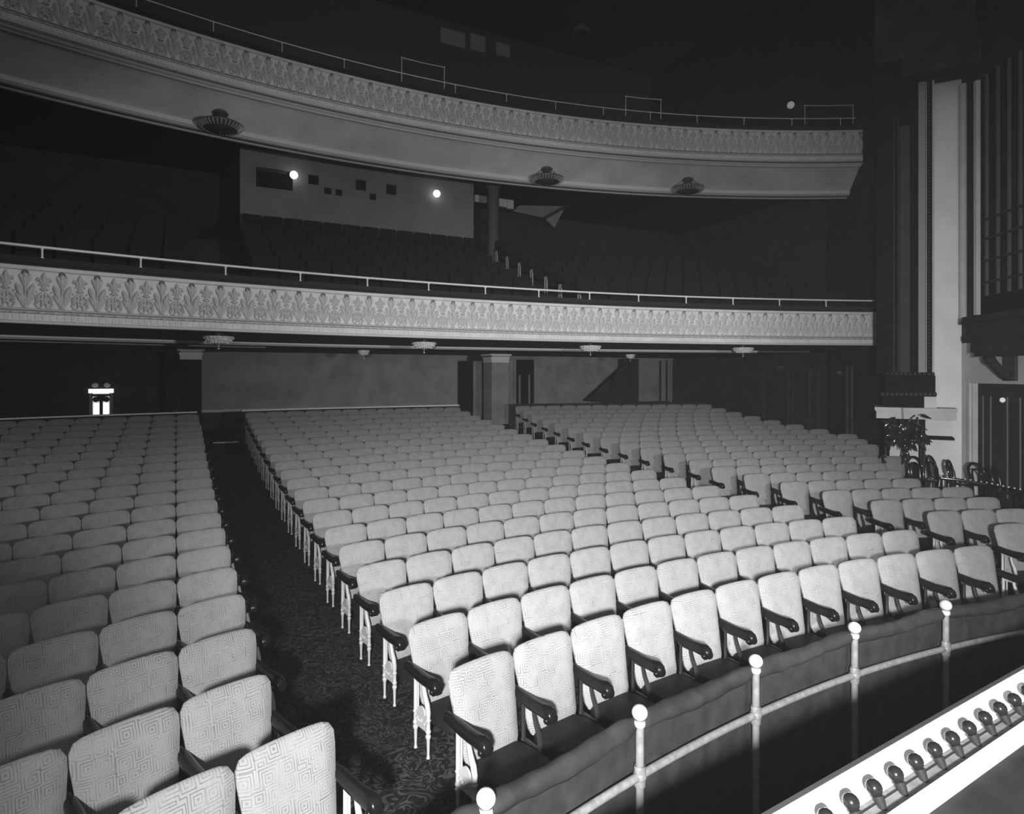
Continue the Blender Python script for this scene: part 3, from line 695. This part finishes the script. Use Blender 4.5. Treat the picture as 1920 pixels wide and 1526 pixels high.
# stair rising behind the right block
t = thing('staircase', 'dark stair with sloping rail against the rear wall', 'stair')
p0, p1 = aty(1098, 752, 29.6), aty(1172, 684, 29.6); p2 = aty(1196, 684, 29.6)
part('side', quad_slab([p0, p1, p2, aty(1196, 760, 29.6)], .25, 'wall_dark', ''), 'wall_dark', t)
m1 = MB(); m1.tube([(p0[0], p0[1]-.05, p0[2]+.08), (p1[0], p1[1]-.05, p1[2]+.08)], .03, 6); part('handrail', m1, 'wood', t)
m1 = MB(); m1.box(p1[0]-.1, p2[0], 29.55, 29.95, .8, 3.4); part('wall_end', m1, 'wall_dark', t)
for i, u in enumerate((1238, 1250, 1258, 1303, 1308)):
    x, y, z = aty(u, 700, 29.9) if u < 1280 else cs(u, 700, 26.3)
    m1 = MB(); m1.box(x-.03, x+.03, y-.03, y+.03, .85, 3.35); struct('trim_%d' % (i+13), m1, 'wall_booth' if u in (1258, 1308) else 'wall_dark')
def on_wall(u, A, B):
    best = None
    for i in range(2001):
        q = i/2000; x, y = A[0]+(B[0]-A[0])*q, A[1]+(B[1]-A[1])*q; e = abs(px(x, y, 1)[0]-u)
        if best is None or e < best[0]: best = (e, x, y)
    return best[1], best[2]
WA, WB, WC = (11.25, 18.9), (13.9, 22.3), (14.4, 30.6)
def exit_sign(u, v, A, B, label):
    x, y = on_wall(u, A, B); s = px(x, y, 1)[2]; z = CZ+(HOR-v)/F*s
    rz = atan2(B[1]-A[1], B[0]-A[0]); nx, ny = -sin(rz), cos(rz)
    t = thing('exit_sign', label, 'exit sign', (x+nx*.05, y+ny*.05, z), rz+pi)
    m1 = MB(); m1.box(-.16, .16, .0, .05, -.09, .09); part('box', m1, 'wall_dark', t)
    cu = bpy.data.curves.new('lettering', 'FONT'); cu.body = 'EXIT'; cu.size = .14; cu.align_x = 'CENTER'; cu.align_y = 'CENTER'; cu.extrude = .004
    tmp = bpy.data.objects.new('tmp', cu); me = bpy.data.meshes.new_from_object(tmp); bpy.data.objects.remove(tmp); me.materials.clear(); me.materials.append(M['letters'])
    link('lettering', me, t, (0, -.006, 0), (pi/2, 0, 0))
x, y = on_wall(1490, WB, WC); x -= .22; y -= .02; z = CZ+(HOR-197)/F*px(x, y, 1)[2]
t = thing('globe_lamp', 'small globe lamp glowing faintly above the upper balcony rail', 'globe lamp', (x, y, z))
m1 = MB(); m1.ball((0, 0, 0), .12, 12, 8); part('globe', m1, mat('dim_globe', .6, .5, .3, emit=.16), t, 60)
m1 = MB(); m1.tube([(.1, 0, 0), (.26, 0, .0)], .02, 6); part('bracket', m1, 'bronze', t)
exit_sign(1467, 689, WB, WC, 'dim EXIT sign over the left side doors')
exit_sign(1577, 699, WA, WB, 'very dim EXIT sign nearer the pilaster')
dn = 3
for us, A, B in (((1432, 1436), WB, WC), ((1480, 1488), WB, WC), ((1520, 1536), WB, WC), ((1590, 1599), WA, WB)):
    for u in us:
        x, y = on_wall(u, A, B); rz = atan2(B[1]-A[1], B[0]-A[0])
        m1 = MB(); m1.box(-.03, .03, -.02, .06, 0, 2.5); o = part('trim_%d' % (dn+16), m1, 'stripe', None, None, (x, y, .5), (0, 0, rz)); o['kind'] = 'structure'; dn += 1
# lit vestibule doorway far left
DY = 30.93
a, b, c, d = rect_y(166, 729, 213, 770, DY)
w = link('door_3', None); w['kind'] = 'structure'; w['label'] = 'small lit doorway with fanlight in the far left wall'
m1 = MB(); m1.box(a, b, DY-.04, DY+.02, d-.12, d); part('lintel', m1, 'litdoor', w)
m1 = MB(); m1.box(a+.02, a+.10, DY-.02, DY+.02, 1.0, d-.12); m1.box(b-.10, b-.02, DY-.02, DY+.02, 1.0, d-.12); part('jamb', m1, 'wall_mid', w)
m1 = MB(); m1.box(a+.10, b-.10, DY+.03, DY+.05, 1.0, d-.12); part('lit_pane', m1, mat('lit_pane', .7, .5, .2, emit=.42), w)
m1 = MB(); m1.box(a+.13, (a+b)/2-.05, DY+.0, DY+.029, 1.55, d-.42); m1.box((a+b)/2+.05, b-.13, DY+.0, DY+.029, 1.55, d-.42); part('bright_panel', m1, 'litdoor', w)
m1 = MB(); m1.box((a+b)/2-.04, (a+b)/2+.04, DY-.01, DY+.04, 1.2, d-.35); part('mullion', m1, 'wall_dark', w)
m1 = MB()
for q in (-.13, -.05, .05, .13): m1.ball(((a+b)/2+q, DY, d-.27-abs(q)*.3), .085, 8, 5)
m1.box((a+b)/2-.24, (a+b)/2+.24, DY-.02, DY+.02, d-.22, d-.15); part('valance', m1, 'ledge', w, 60)
m1 = MB(); n = 16; cxm = (a+b)/2; rr = (b-a)/2
vs = [(cxm+rr*q*cos(pi*i/n), yy, d+.04+rr*.62*q*sin(pi*i/n)) for yy in (DY-.03, DY+.02) for q in (1.0, .86) for i in range(n+1)]
k = n+1
m1.add(vs, [(i, i+1, k+i+1, k+i) for i in range(n)]+[(2*k+i, 3*k+i, 3*k+i+1, 2*k+i+1) for i in range(n)]+[(i, 2*k+i, 2*k+i+1, i+1) for i in range(n)]); part('fanlight_arch', m1, 'wall_dark', w)
m1 = MB()
for sx in (-1, 1): m1.ball((cxm+sx*.15, DY+.01, d+.11), .085, 10, 6, .8)
m1.xform(lambda x, y, z: (x, DY+(y-DY)*.2, z))
part('fanlight_pane', m1, mat('dim_pane', .3, .5, .2, emit=.06), w, 60)
# pale mottled slab on the floor at the head of the left aisle
x, y, z = cs(422, 829, 16.8); m1 = MB(); m1.box(-.30, .30, -.35, .35, 0, .03); o = part('aisle_slab', m1, mat('pale_mottled_slab', .7, .8, .1, noise=.5, nscale=12), None, None, (x, y, zf(hypot(x, y)-.4))); tag(o, 'pale mottled slab at the head of the left aisle', 'mat')

# ------------------------------------------------------------------ right side: pilaster, pale wall, splayed wall, box, door
def cw(X, s, z): return (CX+X*cos(TH)+s*sin(TH), CY-X*sin(TH)+s*cos(TH), z)
def ux(u, s): return (u-960)/F*s
def vz(v, s): return CZ+(HOR-v)/F*s
PK, PX = 0.577, 8.44          # the pilaster group faces the stage apron, turned from the camera plane
def sf(u, s): return (s+PK*PX)/(1+PK*(u-960)/F)
class CB(MB):
    """boxes given by their front edges, all square to one facing direction"""
    def bz(s, u0, u1, z0, z1, s0, s1):
        a, b = sf(u0, s0), sf(u1, s0); d = (s1-s0)/sqrt(1+PK*PK)
        A, B = (ux(u0, a), a), (ux(u1, b), b)
        m = MB(); m.prism([A, B, (B[0]+PK*d, B[1]+d), (A[0]+PK*d, A[1]+d)], z0, z1); m.xform(cw); s.add(m.v, m.f); return s
    def b(s, u0, u1, v0, v1, s0, s1):
        q = sf((u0+u1)/2, s0); return s.bz(u0, u1, vz(v1, q), vz(v0, q), s0, s1)
    def beads(s, pts, r, sz=1.0, n=6, k=4):
        for u, v, d in pts: s.ball(cs(u, v, sf(u, d)), r, n, k, sz)
        return s
TOPZ = vz(146, 13.5)
pil = thing('pilaster', 'tall shade-darkened pilaster with beaded edges on a stepped base', 'pilaster')
part('shaft', CB().bz(1643, 1722, vz(703, 13.5), 14.0, 13.5, 14.3), 'near_black', pil)  # near-black colour paints in the shadow over the shaft
part('grey_panel', CB().bz(1687, 1706, vz(700, 13.46), vz(235, 13.46), 13.46, 13.5), 'stripe', pil)
part('panel_edge', CB().bz(1675, 1677, vz(698, 13.45), vz(215, 13.45), 13.44, 13.5).bz(1683.5, 1685.5, vz(698, 13.45), vz(215, 13.45), 13.44, 13.5), 'stripe', pil)
part('edge_strip', CB().bz(1722, 1735, vz(700, 13.46), TOPZ-.1, 13.44, 14.2), mat('pilaster_edge', .34, .7, .2), pil)
part('thin_strip', CB().bz(1736, 1737.5, vz(700, 13.46), TOPZ-.05, 13.46, 13.6).bz(1748, 1752, vz(760, 13.46), TOPZ, 13.46, 13.9), 'plaster', pil)
part('bead_channel', CB().bz(1735, 1748, vz(740, 13.5), TOPZ, 13.53, 13.9), 'near_black', pil)
b_ = CB(); n = 82
b_.beads([(1741.5, 155+i*(690-155)/(n-1), 13.50) for i in range(n)], .034, .8)
part('bead_chain', b_, 'stripe', pil, 60, kind='stuff')
base = part('base', CB().b(1655, 1752, 698, 704, 13.30, 14.2).b(1660, 1754, 704, 735, 13.40, 14.2).b(1658, 1752, 712, 716, 13.37, 14.2).b(1659, 1753, 724, 727, 13.36, 14.2).b(1650, 1756, 735, 743, 13.28, 14.2).b(1654, 1736, 743, 765, 13.42, 14.2), 'near_black', pil)  # stepped base blackened to paint in the same shadow
part('base_beads', CB().beads([(1664+i*8.6, 701, 13.28) for i in range(11)], .030).beads([(1655+i*8.9, 739, 13.25) for i in range(12)], .040), 'stripe', base, 60)
part('base_block', CB().b(1733, 1756, 743, 765, 13.40, 14.0), 'soffit', pil)  # pale block paints the lit end of the base
sh = thing('pedestal', 'dark pedestal with pale projecting shelf and inset pale panel', 'pedestal')
part('shelf', CB().b(1640, 1796, 765, 770, 13.10, 14.0).b(1643, 1794, 770, 786, 13.18, 14.0).b(1641, 1795, 770, 772, 13.14, 14.0), 'plaster', sh)
part('body', CB().bz(1658, 1735, .15, vz(787, 13.4), 13.45, 13.75), 'near_black', sh)
part('inset_panel', CB().b(1668, 1722, 824, 868, 13.42, 13.46), 'soffit', sh)
for u in (1661, 1727, 1732):
    b_ = MB(); b_.tube([cs(u, 815, sf(u, 13.4)), cs(u, 905, sf(u, 13.4))], .022, 8); part('corner_rod', b_, 'iron', sh, 60)
part('ledge', CB().b(1700, 1790, 820, 824, 13.32, 13.9), 'near_black', sh)  # dark strip painting the shadow band below the shelf
# pale return wall and splayed wall
mb = CB().bz(1735, 1803, .15, vz(140, 13.9), 13.9, 14.15); struct('wall_pale_return', mb, 'pale_wall', None, 'pale plaster wall strip right of the pilaster')
mb = CB().bz(1640, 1830, vz(140, 13.9), 16.2, 13.0, 14.2).bz(1690, 1840, vz(140, 13.0), vz(100, 13.0), 12.9, 13.6); struct('wall_entablature', mb, 'wall_dark')  # dark block stands in for the light cut-off above the pilaster
pA = cw(ux(1803, sf(1803, 13.9)), sf(1803, 13.9), 0); pB = cw(ux(1985, 10.6), 10.6, 0)
l = hypot(pB[0]-pA[0], pB[1]-pA[1]); dxs, dys = (pB[0]-pA[0])/l, (pB[1]-pA[1])/l
SR = atan2(dys, dxs)
def sp(q, d, z=0):   # along the splayed wall, d out of the wall into the house
    return (pA[0]+dxs*q+dys*d, pA[1]+dys*q-dxs*d, z)
# out-of-wall side: make sure positive d faces the camera
if (sp(1, .5)[0]-CX)**2+(sp(1, .5)[1]-CY)**2 > (sp(1, 0)[0]-CX)**2+(sp(1, 0)[1]-CY)**2:
    def sp(q, d, z=0): return (pA[0]+dxs*q-dys*d, pA[1]+dys*q+dxs*d, z)
class SB(MB):
    def b(s, q0, q1, d0, d1, z0, z1):
        m = MB(); m.box(q0, q1, d0, d1, z0, z1); m.xform(lambda x, y, z: sp(x, y, z)); s.add(m.v, m.f); return s
def qof(u, d=0):
    best = None
    for i in range(1201):
        q = -1+i*.006; p = sp(q, d); e = abs(px(p[0], p[1], 1)[0]-u)
        if best is None or e < best[0]: best = (e, q)
    return best[1]
def zat(u, v, d=0):
    p = sp(qof(u, d), d); return CZ+(HOR-v)/F*px(p[0], p[1], 1)[2]
qd0 = qof(1824); zd = zat(1850, 719)
zsp = zat(1850, 640)
struct('wall_splay', SB().b(-.05, qd0, -.2, 0, .15, zsp).b(qd0, 6.5, -.2, 0, zd, zsp), 'plaster')
struct('wall_splay_upper', SB().b(-.05, 6.5, -.2, 0, zsp, 14), 'wall_dark')
w = link('door_4', None); w['kind'] = 'structure'
part('leaf', SB().b(qd0, 6.3, -.16, -.10, .15, zd), 'door', w)
for u in (1844, 1858.5, 1890, 1914):
    q = qof(u, -.1); part('panel_moulding', SB().b(q-.010, q+.010, -.10, -.08, .4, zd-.25), 'stripe2', w)
part('door_lamp', (lambda m: (m.ball(sp(qof(1882, .0), .02, zat(1882, 750)), .05, 8, 5), m)[1])(MB()), mat('small_bulb', .7, .4, .3, emit=.35), w, 60)
part('frame', SB().b(qd0-.13, qd0-.05, -.02, .04, .15, zd+.06).b(qd0-.05, 6.3, -.02, .03, zd, zd+.06), 'plaster', w)
# round moulding strip at the corner
m1 = MB(); q = qof(1809); m1.lathe([(.075, zat(1809, 604)), (.075, zat(1809, 158))], sp(q, .03), 14); o = struct('trim_40', m1, 'plaster', 60)
# organ grille opening above the box
q0, q1 = qof(1832), 6.0; z0, z1 = zat(1840, 590), zat(1840, 150)
g = thing('organ_grille', 'dark organ grille with pale upright bars above the side box', 'grille')
part('backing', SB().b(q0-.12, q1, .0, .02, z0, z1), 'black', g)
part('jamb', SB().b(qof(1838)-.045, qof(1838)+.045, .02, .10, z0, z1), 'soffit', g)
GB = mat('grille_bar', .12, .7, .1)
for u in (1855, 1876, 1897, 1918): part('bar', SB().b(qof(u)-.02, qof(u)+.02, .02, .07, z0+.35, z1), GB, g)
for v in (402, 440, 482, 524): part('crossbar', SB().b(qof(1850), q1, .05, .09, zat(1880, v)-.02, zat(1880, v)+.02), 'ledge', g)
# box (small side balcony)
bx = thing('side_box', 'dark projecting side box on a scroll bracket', 'side box')
q0 = qof(1812, .55); zb, zt = zat(1840, 668, .5), zat(1840, 592, .5)
part('front', SB().b(q0+.12, 5.5, .005, .55, zb+.08, zt-.12), 'wall_dark', bx)
part('top_rail', SB().b(q0+.04, 5.6, .005, .66, zt-.12, zt), 'wall_dark', bx)
part('lower_moulding', SB().b(q0+.06, 5.6, .005, .62, zb+.32, zb+.42).b(q0+.18, 5.5, .005, .52, zb, zb+.08), 'wall_dark', bx)
m1 = MB(); qb = q0+.45
pts = [sp(qb, .06, zb-.42), sp(qb, .16, zb-.36), sp(qb, .27, zb-.22), sp(qb, .38, zb-.08), sp(qb, .47, zb-.0)]
m1.tube(pts, [.05, .075, .085, .085, .07], 10); m1.ball(sp(qb, .40, zb-.07), .10, 10, 6); m1.ball(sp(qb, .12, zb-.33), .09, 10, 6)
part('scroll_bracket', m1, 'door', bx, 60)
part('bracket_plate', SB().b(qb-.2, qb+.14, .003, .06, zb-.46, zb), 'stripe', bx)

# foliage hanging from the pedestal shelf
fx, fy, fz = cs(1695, 812, 12.85)
fo = thing('hanging_foliage', 'glossy dark hanging foliage trailing before the pedestal', 'plant', (fx, fy, fz), -TH)
lm = MB(); nl = 6
vs = []
for i in range(nl+1):
    t = i/nl; wd = .055*sin(pi*min(1, t*1.02))**.8*(1-.25*t); zz = -.10*t*t
    vs += [(-wd, t*.24, zz-.012), (0, t*.24, zz+.006), (wd, t*.24, zz-.012), (0, t*.24, zz-.006)]
fs = []
for i in range(nl):
    a = 4*i; fs += [(a, a+1, a+5, a+4), (a+1, a+2, a+6, a+5), (a+2, a+3, a+7, a+6), (a+3, a, a+4, a+7)]
lm.add(vs, fs); LM = lm.mesh('leaf', 'leaf', 60)
m1 = MB(); m1.lathe([(.02, .0), (.13, .05), (.17, .14), (.15, .2), (.02, .2)], (0.02, 0, -.05), 14); part('basket', m1, 'leaf', fo, 60)
rnd = random.Random(3)
for i in range(64):
    if i < 40: p = (rnd.uniform(-.38, .36), rnd.uniform(-.16, .06), rnd.uniform(-.16, .42)); rot = (rnd.uniform(-1.6, .2), rnd.uniform(-.8, .8), rnd.uniform(0, 2*pi)); k = rnd.uniform(.9, 1.4)
    else:
        t = (i-40)/24; p = (-.03+rnd.uniform(-.11, .11)*(1-t), -.10+rnd.uniform(-.05, .05), -.10-.40*t); rot = (-1.3+rnd.uniform(-.4, .4), rnd.uniform(-.5, .5), pi+rnd.uniform(-1.2, 1.2)); k = rnd.uniform(.45, .75)
    o = link('leaf', LM, fo, p, rot); o.scale = (k, k, k)
m1 = MB(); m1.tube([(-.02, -.06, .1), (-.03, -.13, -.1), (-.03, -.12, -.3), (-.03, -.1, -.5)], .008, 5); m1.tube([(0, 0, .15), (0, .05, .55)], .006, 5); part('stem', m1, 'leaf', fo)
m1 = MB(); m1.ball((.19, -.1, .08), .11, 12, 8); m1.ball((-.16, -.12, .02), .075, 10, 7); part('glossy_fruit', m1, 'bent', fo, 60)

# bentwood chairs in front of the pilaster
def chair_parts():
    D = {}
    m1 = MB(); m1.lathe([(.002, .415), (.20, .415), (.215, .43), (.20, .445), (.002, .44)], (0, 0, 0), 20); D['seat'] = m1.mesh('seat', 'bent', 50)
    m1 = MB(); m1.tube([(.15, -.15, 0), (.145, -.14, .2), (.13, -.13, .42)], [.013, .016, .019], 7); D['legr'] = m1.mesh('leg', 'bent', 60)
    m1 = MB(); m1.tube([(-.15, -.15, 0), (-.145, -.14, .2), (-.13, -.13, .42)], [.013, .016, .019], 7); D['legl'] = m1.mesh('leg', 'bent', 60)
    m1 = MB(); pts = [(-.17, .22, 0), (-.165, .18, .25), (-.18, .165, .43), (-.19, .19, .62)]+[(-.19*cos(pi*i/10), .21+.04*sin(pi*i/10), .66+.19*sin(pi*i/10)) for i in range(11)]+[(.19, .19, .62), (.18, .165, .43), (.165, .18, .25), (.17, .22, 0)]
    m1.tube(pts, .026, 8); D['back'] = m1.mesh('back_hoop', 'bent', 60)
    m1 = MB(); pts = [(-.10, .175, .44)]+[(-.11*cos(pi*i/8), .20+.03*sin(pi*i/8), .62+.12*sin(pi*i/8)) for i in range(9)]+[(.10, .175, .44)]
    m1.tube(pts, .018, 8); D['inner'] = m1.mesh('inner_hoop', 'bent', 60)
    m1 = MB(); m1.lathe([(.165, .2), (.175, .19), (.165, .18), (.155, .19), (.165, .2)], (0, .01, 0), 18); D['ring'] = m1.mesh('leg_ring', 'bent', 60)
    return D
CP = chair_parts()
PL = ['under the hanging foliage', 'right of the pedestal rods', 'before the pale wall', 'just left of the dark door', 'before the dark door', 'farthest right by the dark door']
for i, (u, s, rz) in enumerate(((1683, 12.75, .4), (1733, 12.5, -.2), (1768, 12.75, .9), (1806, 12.15, .3), (1850, 12.0, 1.2), (1893, 11.4, .2))):
    x, y, z = cs(u, 700, s)
    t = thing('bentwood_chair', 'dark bentwood chair '+PL[i], 'chair', (x, y, zf(hypot(x, y))), rz, 'bentwood chairs beside the stalls')
    link('seat', CP['seat'], t); link('leg', CP['legl'], t); link('leg', CP['legr'], t); link('back_hoop', CP['back'], t); link('inner_hoop', CP['inner'], t); link('leg_ring', CP['ring'], t)
t = thing('enclosure_rail', 'low dark rail with small bright knobs before the bentwood chairs', 'railing')
pp = [cs(1765, 896, 11.55), cs(1800, 900, 11.4), cs(1850, 908, 11.15), cs(1935, 925, 10.7)]
m1 = MB(); m1.tube(pp, .03, 8); part('rail', m1, 'bent', t, 60)
m1 = MB()
for (p, q) in zip(pp[:-1], pp[1:]):
    n = max(3, int(hypot(q[0]-p[0], q[1]-p[1])/.075))
    for i in range(n): m1.ball((p[0]+(q[0]-p[0])*i/n, p[1]+(q[1]-p[1])*i/n, p[2]+(q[2]-p[2])*i/n+.03), .016, 6, 4)
part('knobs', m1, 'brass', t, 60, kind='stuff')
for p in pp:
    m1 = MB(); m1.tube([(p[0], p[1], .1), p], .022, 6); part('post', m1, 'bent', t)

# ------------------------------------------------------------------ orchestra rail, curtain
PR = 11.98
pit = thing('pit_railing', 'grey pipe railing with bright ball-topped posts around the orchestra pit', 'railing')
arcs = [.03+1.118*k for k in range(-4, 5)]; A0, A1 = -4.6/PR, 4.8/PR
def arcpts(R, z, a0, a1, n): return [(R*sin(a0+(a1-a0)*i/n), R*cos(a0+(a1-a0)*i/n), z) for i in range(n+1)]
m1 = MB(); m1.tube(arcpts(PR, .47, A0, A1, 70), .024, 10); part('lower_rail', m1, 'pipe', pit, 60)
m1 = MB(); m1.tube(arcpts(PR+.04, .735, A0, A1, 70), .018, 8); part('top_rail', m1, 'pipe', pit, 60)
pm = MB(); pm.lathe([(.024, -.75), (.024, .80)], (0, 0, 0), 12); pm = pm.mesh('post', 'pipe', 60)
bm2 = MB(); bm2.ball((0, 0, 0), .046, 16, 10, .95); bm2.lathe([(.030, -.075), (.034, -.06), (.030, -.04)], (0, 0, 0), 12); bm2 = bm2.mesh('ball_finial', 'ball', 60)
jm = MB(); jm.ball((0, 0, 0), .040, 12, 8); jm.lathe([(.030, -.06), (.034, -.05), (.034, .05), (.030, .06)], (0, 0, 0), 12); jm = jm.mesh('joint', 'pipe', 60)
sr = MB(); sr.tube([(.02, .03, .74), (.10, .06, .40), (.16, .08, -.2)], .007, 6); sr = sr.mesh('stay_rod', 'iron', 60)
for A in arcs:
    a = A/PR; p = (PR*sin(a), PR*cos(a), 0)
    o = link('post', pm, pit, p, (0, 0, -a)); link('ball_finial', bm2, o, (0, 0, .83)); link('joint', jm, o, (0, 0, .47))
    link('stay_rod', sr, pit, p, (0, 0, -a))
cur = thing('pit_curtain', 'dark cloth draped over the orchestra rail', 'curtain')
rnd = random.Random(5); ph = [rnd.uniform(0, 6.28) for _ in range(8)]
def fold(A): return .004*sin(A*23+ph[0]+2.7*sin(A*3.1+ph[1]))+.008*sin(A*7.5+ph[2]+2.3*sin(A*2.3))+.003*sin(A*37+ph[3]+3*sin(A*4.1))
n = 420; prof = []; vs = []
levels = [.70, .62, .5, .38, .25, .1, -.1, -.35]
for i in range(n+1):
    A = -4.6+9.4*i/n; a = A/PR
    # pulled-in swag under each post, loose between posts
    d = min(abs(A-q) for q in arcs)
    for j, z in enumerate(levels):
        t = j/(len(levels)-1); R = PR+.055+fold(A)*(.25+1.0*t)+.012*math.exp(-(d/.12)**2)
        vs.append((R*sin(a), R*cos(a), z+.012*sin(A*5+j)))
k = len(levels); m1 = MB(); m1.add(vs, [(i*k+j, i*k+j+1, (i+1)*k+j+1, (i+1)*k+j) for i in range(n) for j in range(k-1)])
vs2 = [(x*(1+.008/PR), y*(1+.008/PR), z) for x, y, z in vs]; o_ = len(m1.v); m1.add(vs2, [(i*k+j, (i+1)*k+j, (i+1)*k+j+1, i*k+j+1) for i in range(n) for j in range(k-1)])
part('hanging_cloth', m1, 'velvet', cur, 80)
vs = []; q = 12
for i in range(n+1):
    A = -4.6+9.4*i/n; a = A/PR; d = min(abs(A-z_) for z_ in arcs)
    rr = .052+.004*sin(A*7+1)+.0025*sin(A*29)-.012*math.exp(-(d/.05)**2); zz = .735+.012*cos(2*pi*(A-.03)/1.118)
    for j in range(q):
        b = 2*pi*j/q; w_ = rr*(1+.10*sin(3*b+A*4))
        R = PR+.04+w_*cos(b); vs.append((R*sin(a), R*cos(a), zz+w_*sin(b)*1.05))
m1 = MB(); m1.add(vs, [(i*q+j, i*q+(j+1) % q, (i+1)*q+(j+1) % q, (i+1)*q+j) for i in range(n) for j in range(q)])
part('rolled_top', m1, 'velvet', cur, 80)

# ------------------------------------------------------------------ footlights on the stage edge
ft = thing('footlight_trough', 'white footlight trough along the stage edge', 'footlights')
def trough(prof, name, m_, smooth=None):
    mb = MB(); n = 56; k = len(prof); vs = []
    for i in range(n+1):
        x = -4.2+9.2*i/n
        for d, z in prof: vs.append((x, ytr(x)+d, z))
    mb.add(vs, [(i*k+j, i*k+(j+1) % k, (i+1)*k+(j+1) % k, (i+1)*k+j) for i in range(n) for j in range(k)]+[tuple(range(k)), tuple(range(n*k, n*k+k))[::-1]])
    part(name, mb, m_, ft, smooth)
trough([(-.13, 1.04), (-.13, 1.095), (-.122, 1.10), (-.078, 1.10), (-.07, 1.09), (-.07, 1.04)], 'inner_lip', 'white', 40)
trough([(-.07, 1.03), (-.07, 1.065), (.03, 1.06), (.03, 1.03)], 'trough_floor', 'greystrip')
trough([(.03, 1.055), (.055, 1.065), (.085, 1.095), (.105, 1.14), (.112, 1.14), (.112, 1.0), (.03, 1.0)], 'reflector', 'white', 50)
trough([(.112, 1.13), (.112, 1.143), (.150, 1.125), (.158, 1.09), (.158, .9), (.112, .9)], 'outer_edge', 'stripe2', 40)
def bulb_tree(i, x):
    u = px(x, ytr(x), 1.1)[0]
    t = thing('footlight_bulb', 'dark footlight bulb, %s from the left in the white trough' % ORDP[i], 'light bulb', (x, ytr(x)-.025, 1.065), 0, 'footlight bulbs')
    tilt = (-.55, 0, 0)
    o = link('socket', BS, t, (0, 0, 0), tilt); link('globe', BG, t, (0, 0, 0), tilt)
b1 = MB(); b1.lathe([(.002, -.012), (.012, -.012), (.015, .0), (.022, .03), (.024, .04), (.012, .045)], (0, 0, 0), 12); BS = b1.mesh('socket', 'socket', 50)
b1 = MB(); b1.lathe([(.014, .038), (.023, .048), (.030, .060), (.031, .072), (.027, .086), (.016, .097), (.001, .100)], (0, 0, 0), 14); BG = b1.mesh('globe', 'bulb', 60)
xs_ = [-2.40+.160*i for i in range(24)]
j = 0
for x in xs_:
    u, v, s = px(x, ytr(x), 1.1)
    if v > 1560 or j > 19: continue
    bulb_tree(j, x); j += 1
m1 = MB(); m1.tube([(x, ytr(x)+.0, 1.068) for x in xs_], .0025, 5); part('cable', m1, 'iron', ft)

# ------------------------------------------------------------------ thin haze volume, added to lift the blacks
hm = bpy.data.materials.new('black_lift_haze'); hm.use_nodes = True; nt = hm.node_tree
nt.nodes.remove(nt.nodes['Principled BSDF'])
vsn = nt.nodes.new('ShaderNodeVolumeScatter'); vsn.inputs['Density'].default_value = 0.0011; vsn.inputs['Anisotropy'].default_value = 0.0
nt.links.new(vsn.outputs[0], nt.nodes['Material Output'].inputs['Volume'])
M['haze'] = hm
mb = MB(); mb.box(-14.9, 14.9, 5.0, 32.5, -1.75, 16.8)
o = link('haze', mb.mesh('haze', 'haze')); tag(o, 'thin haze volume added to lift the blacks', 'haze'); o['kind'] = 'stuff'
S.cycles.volume_bounces = 0
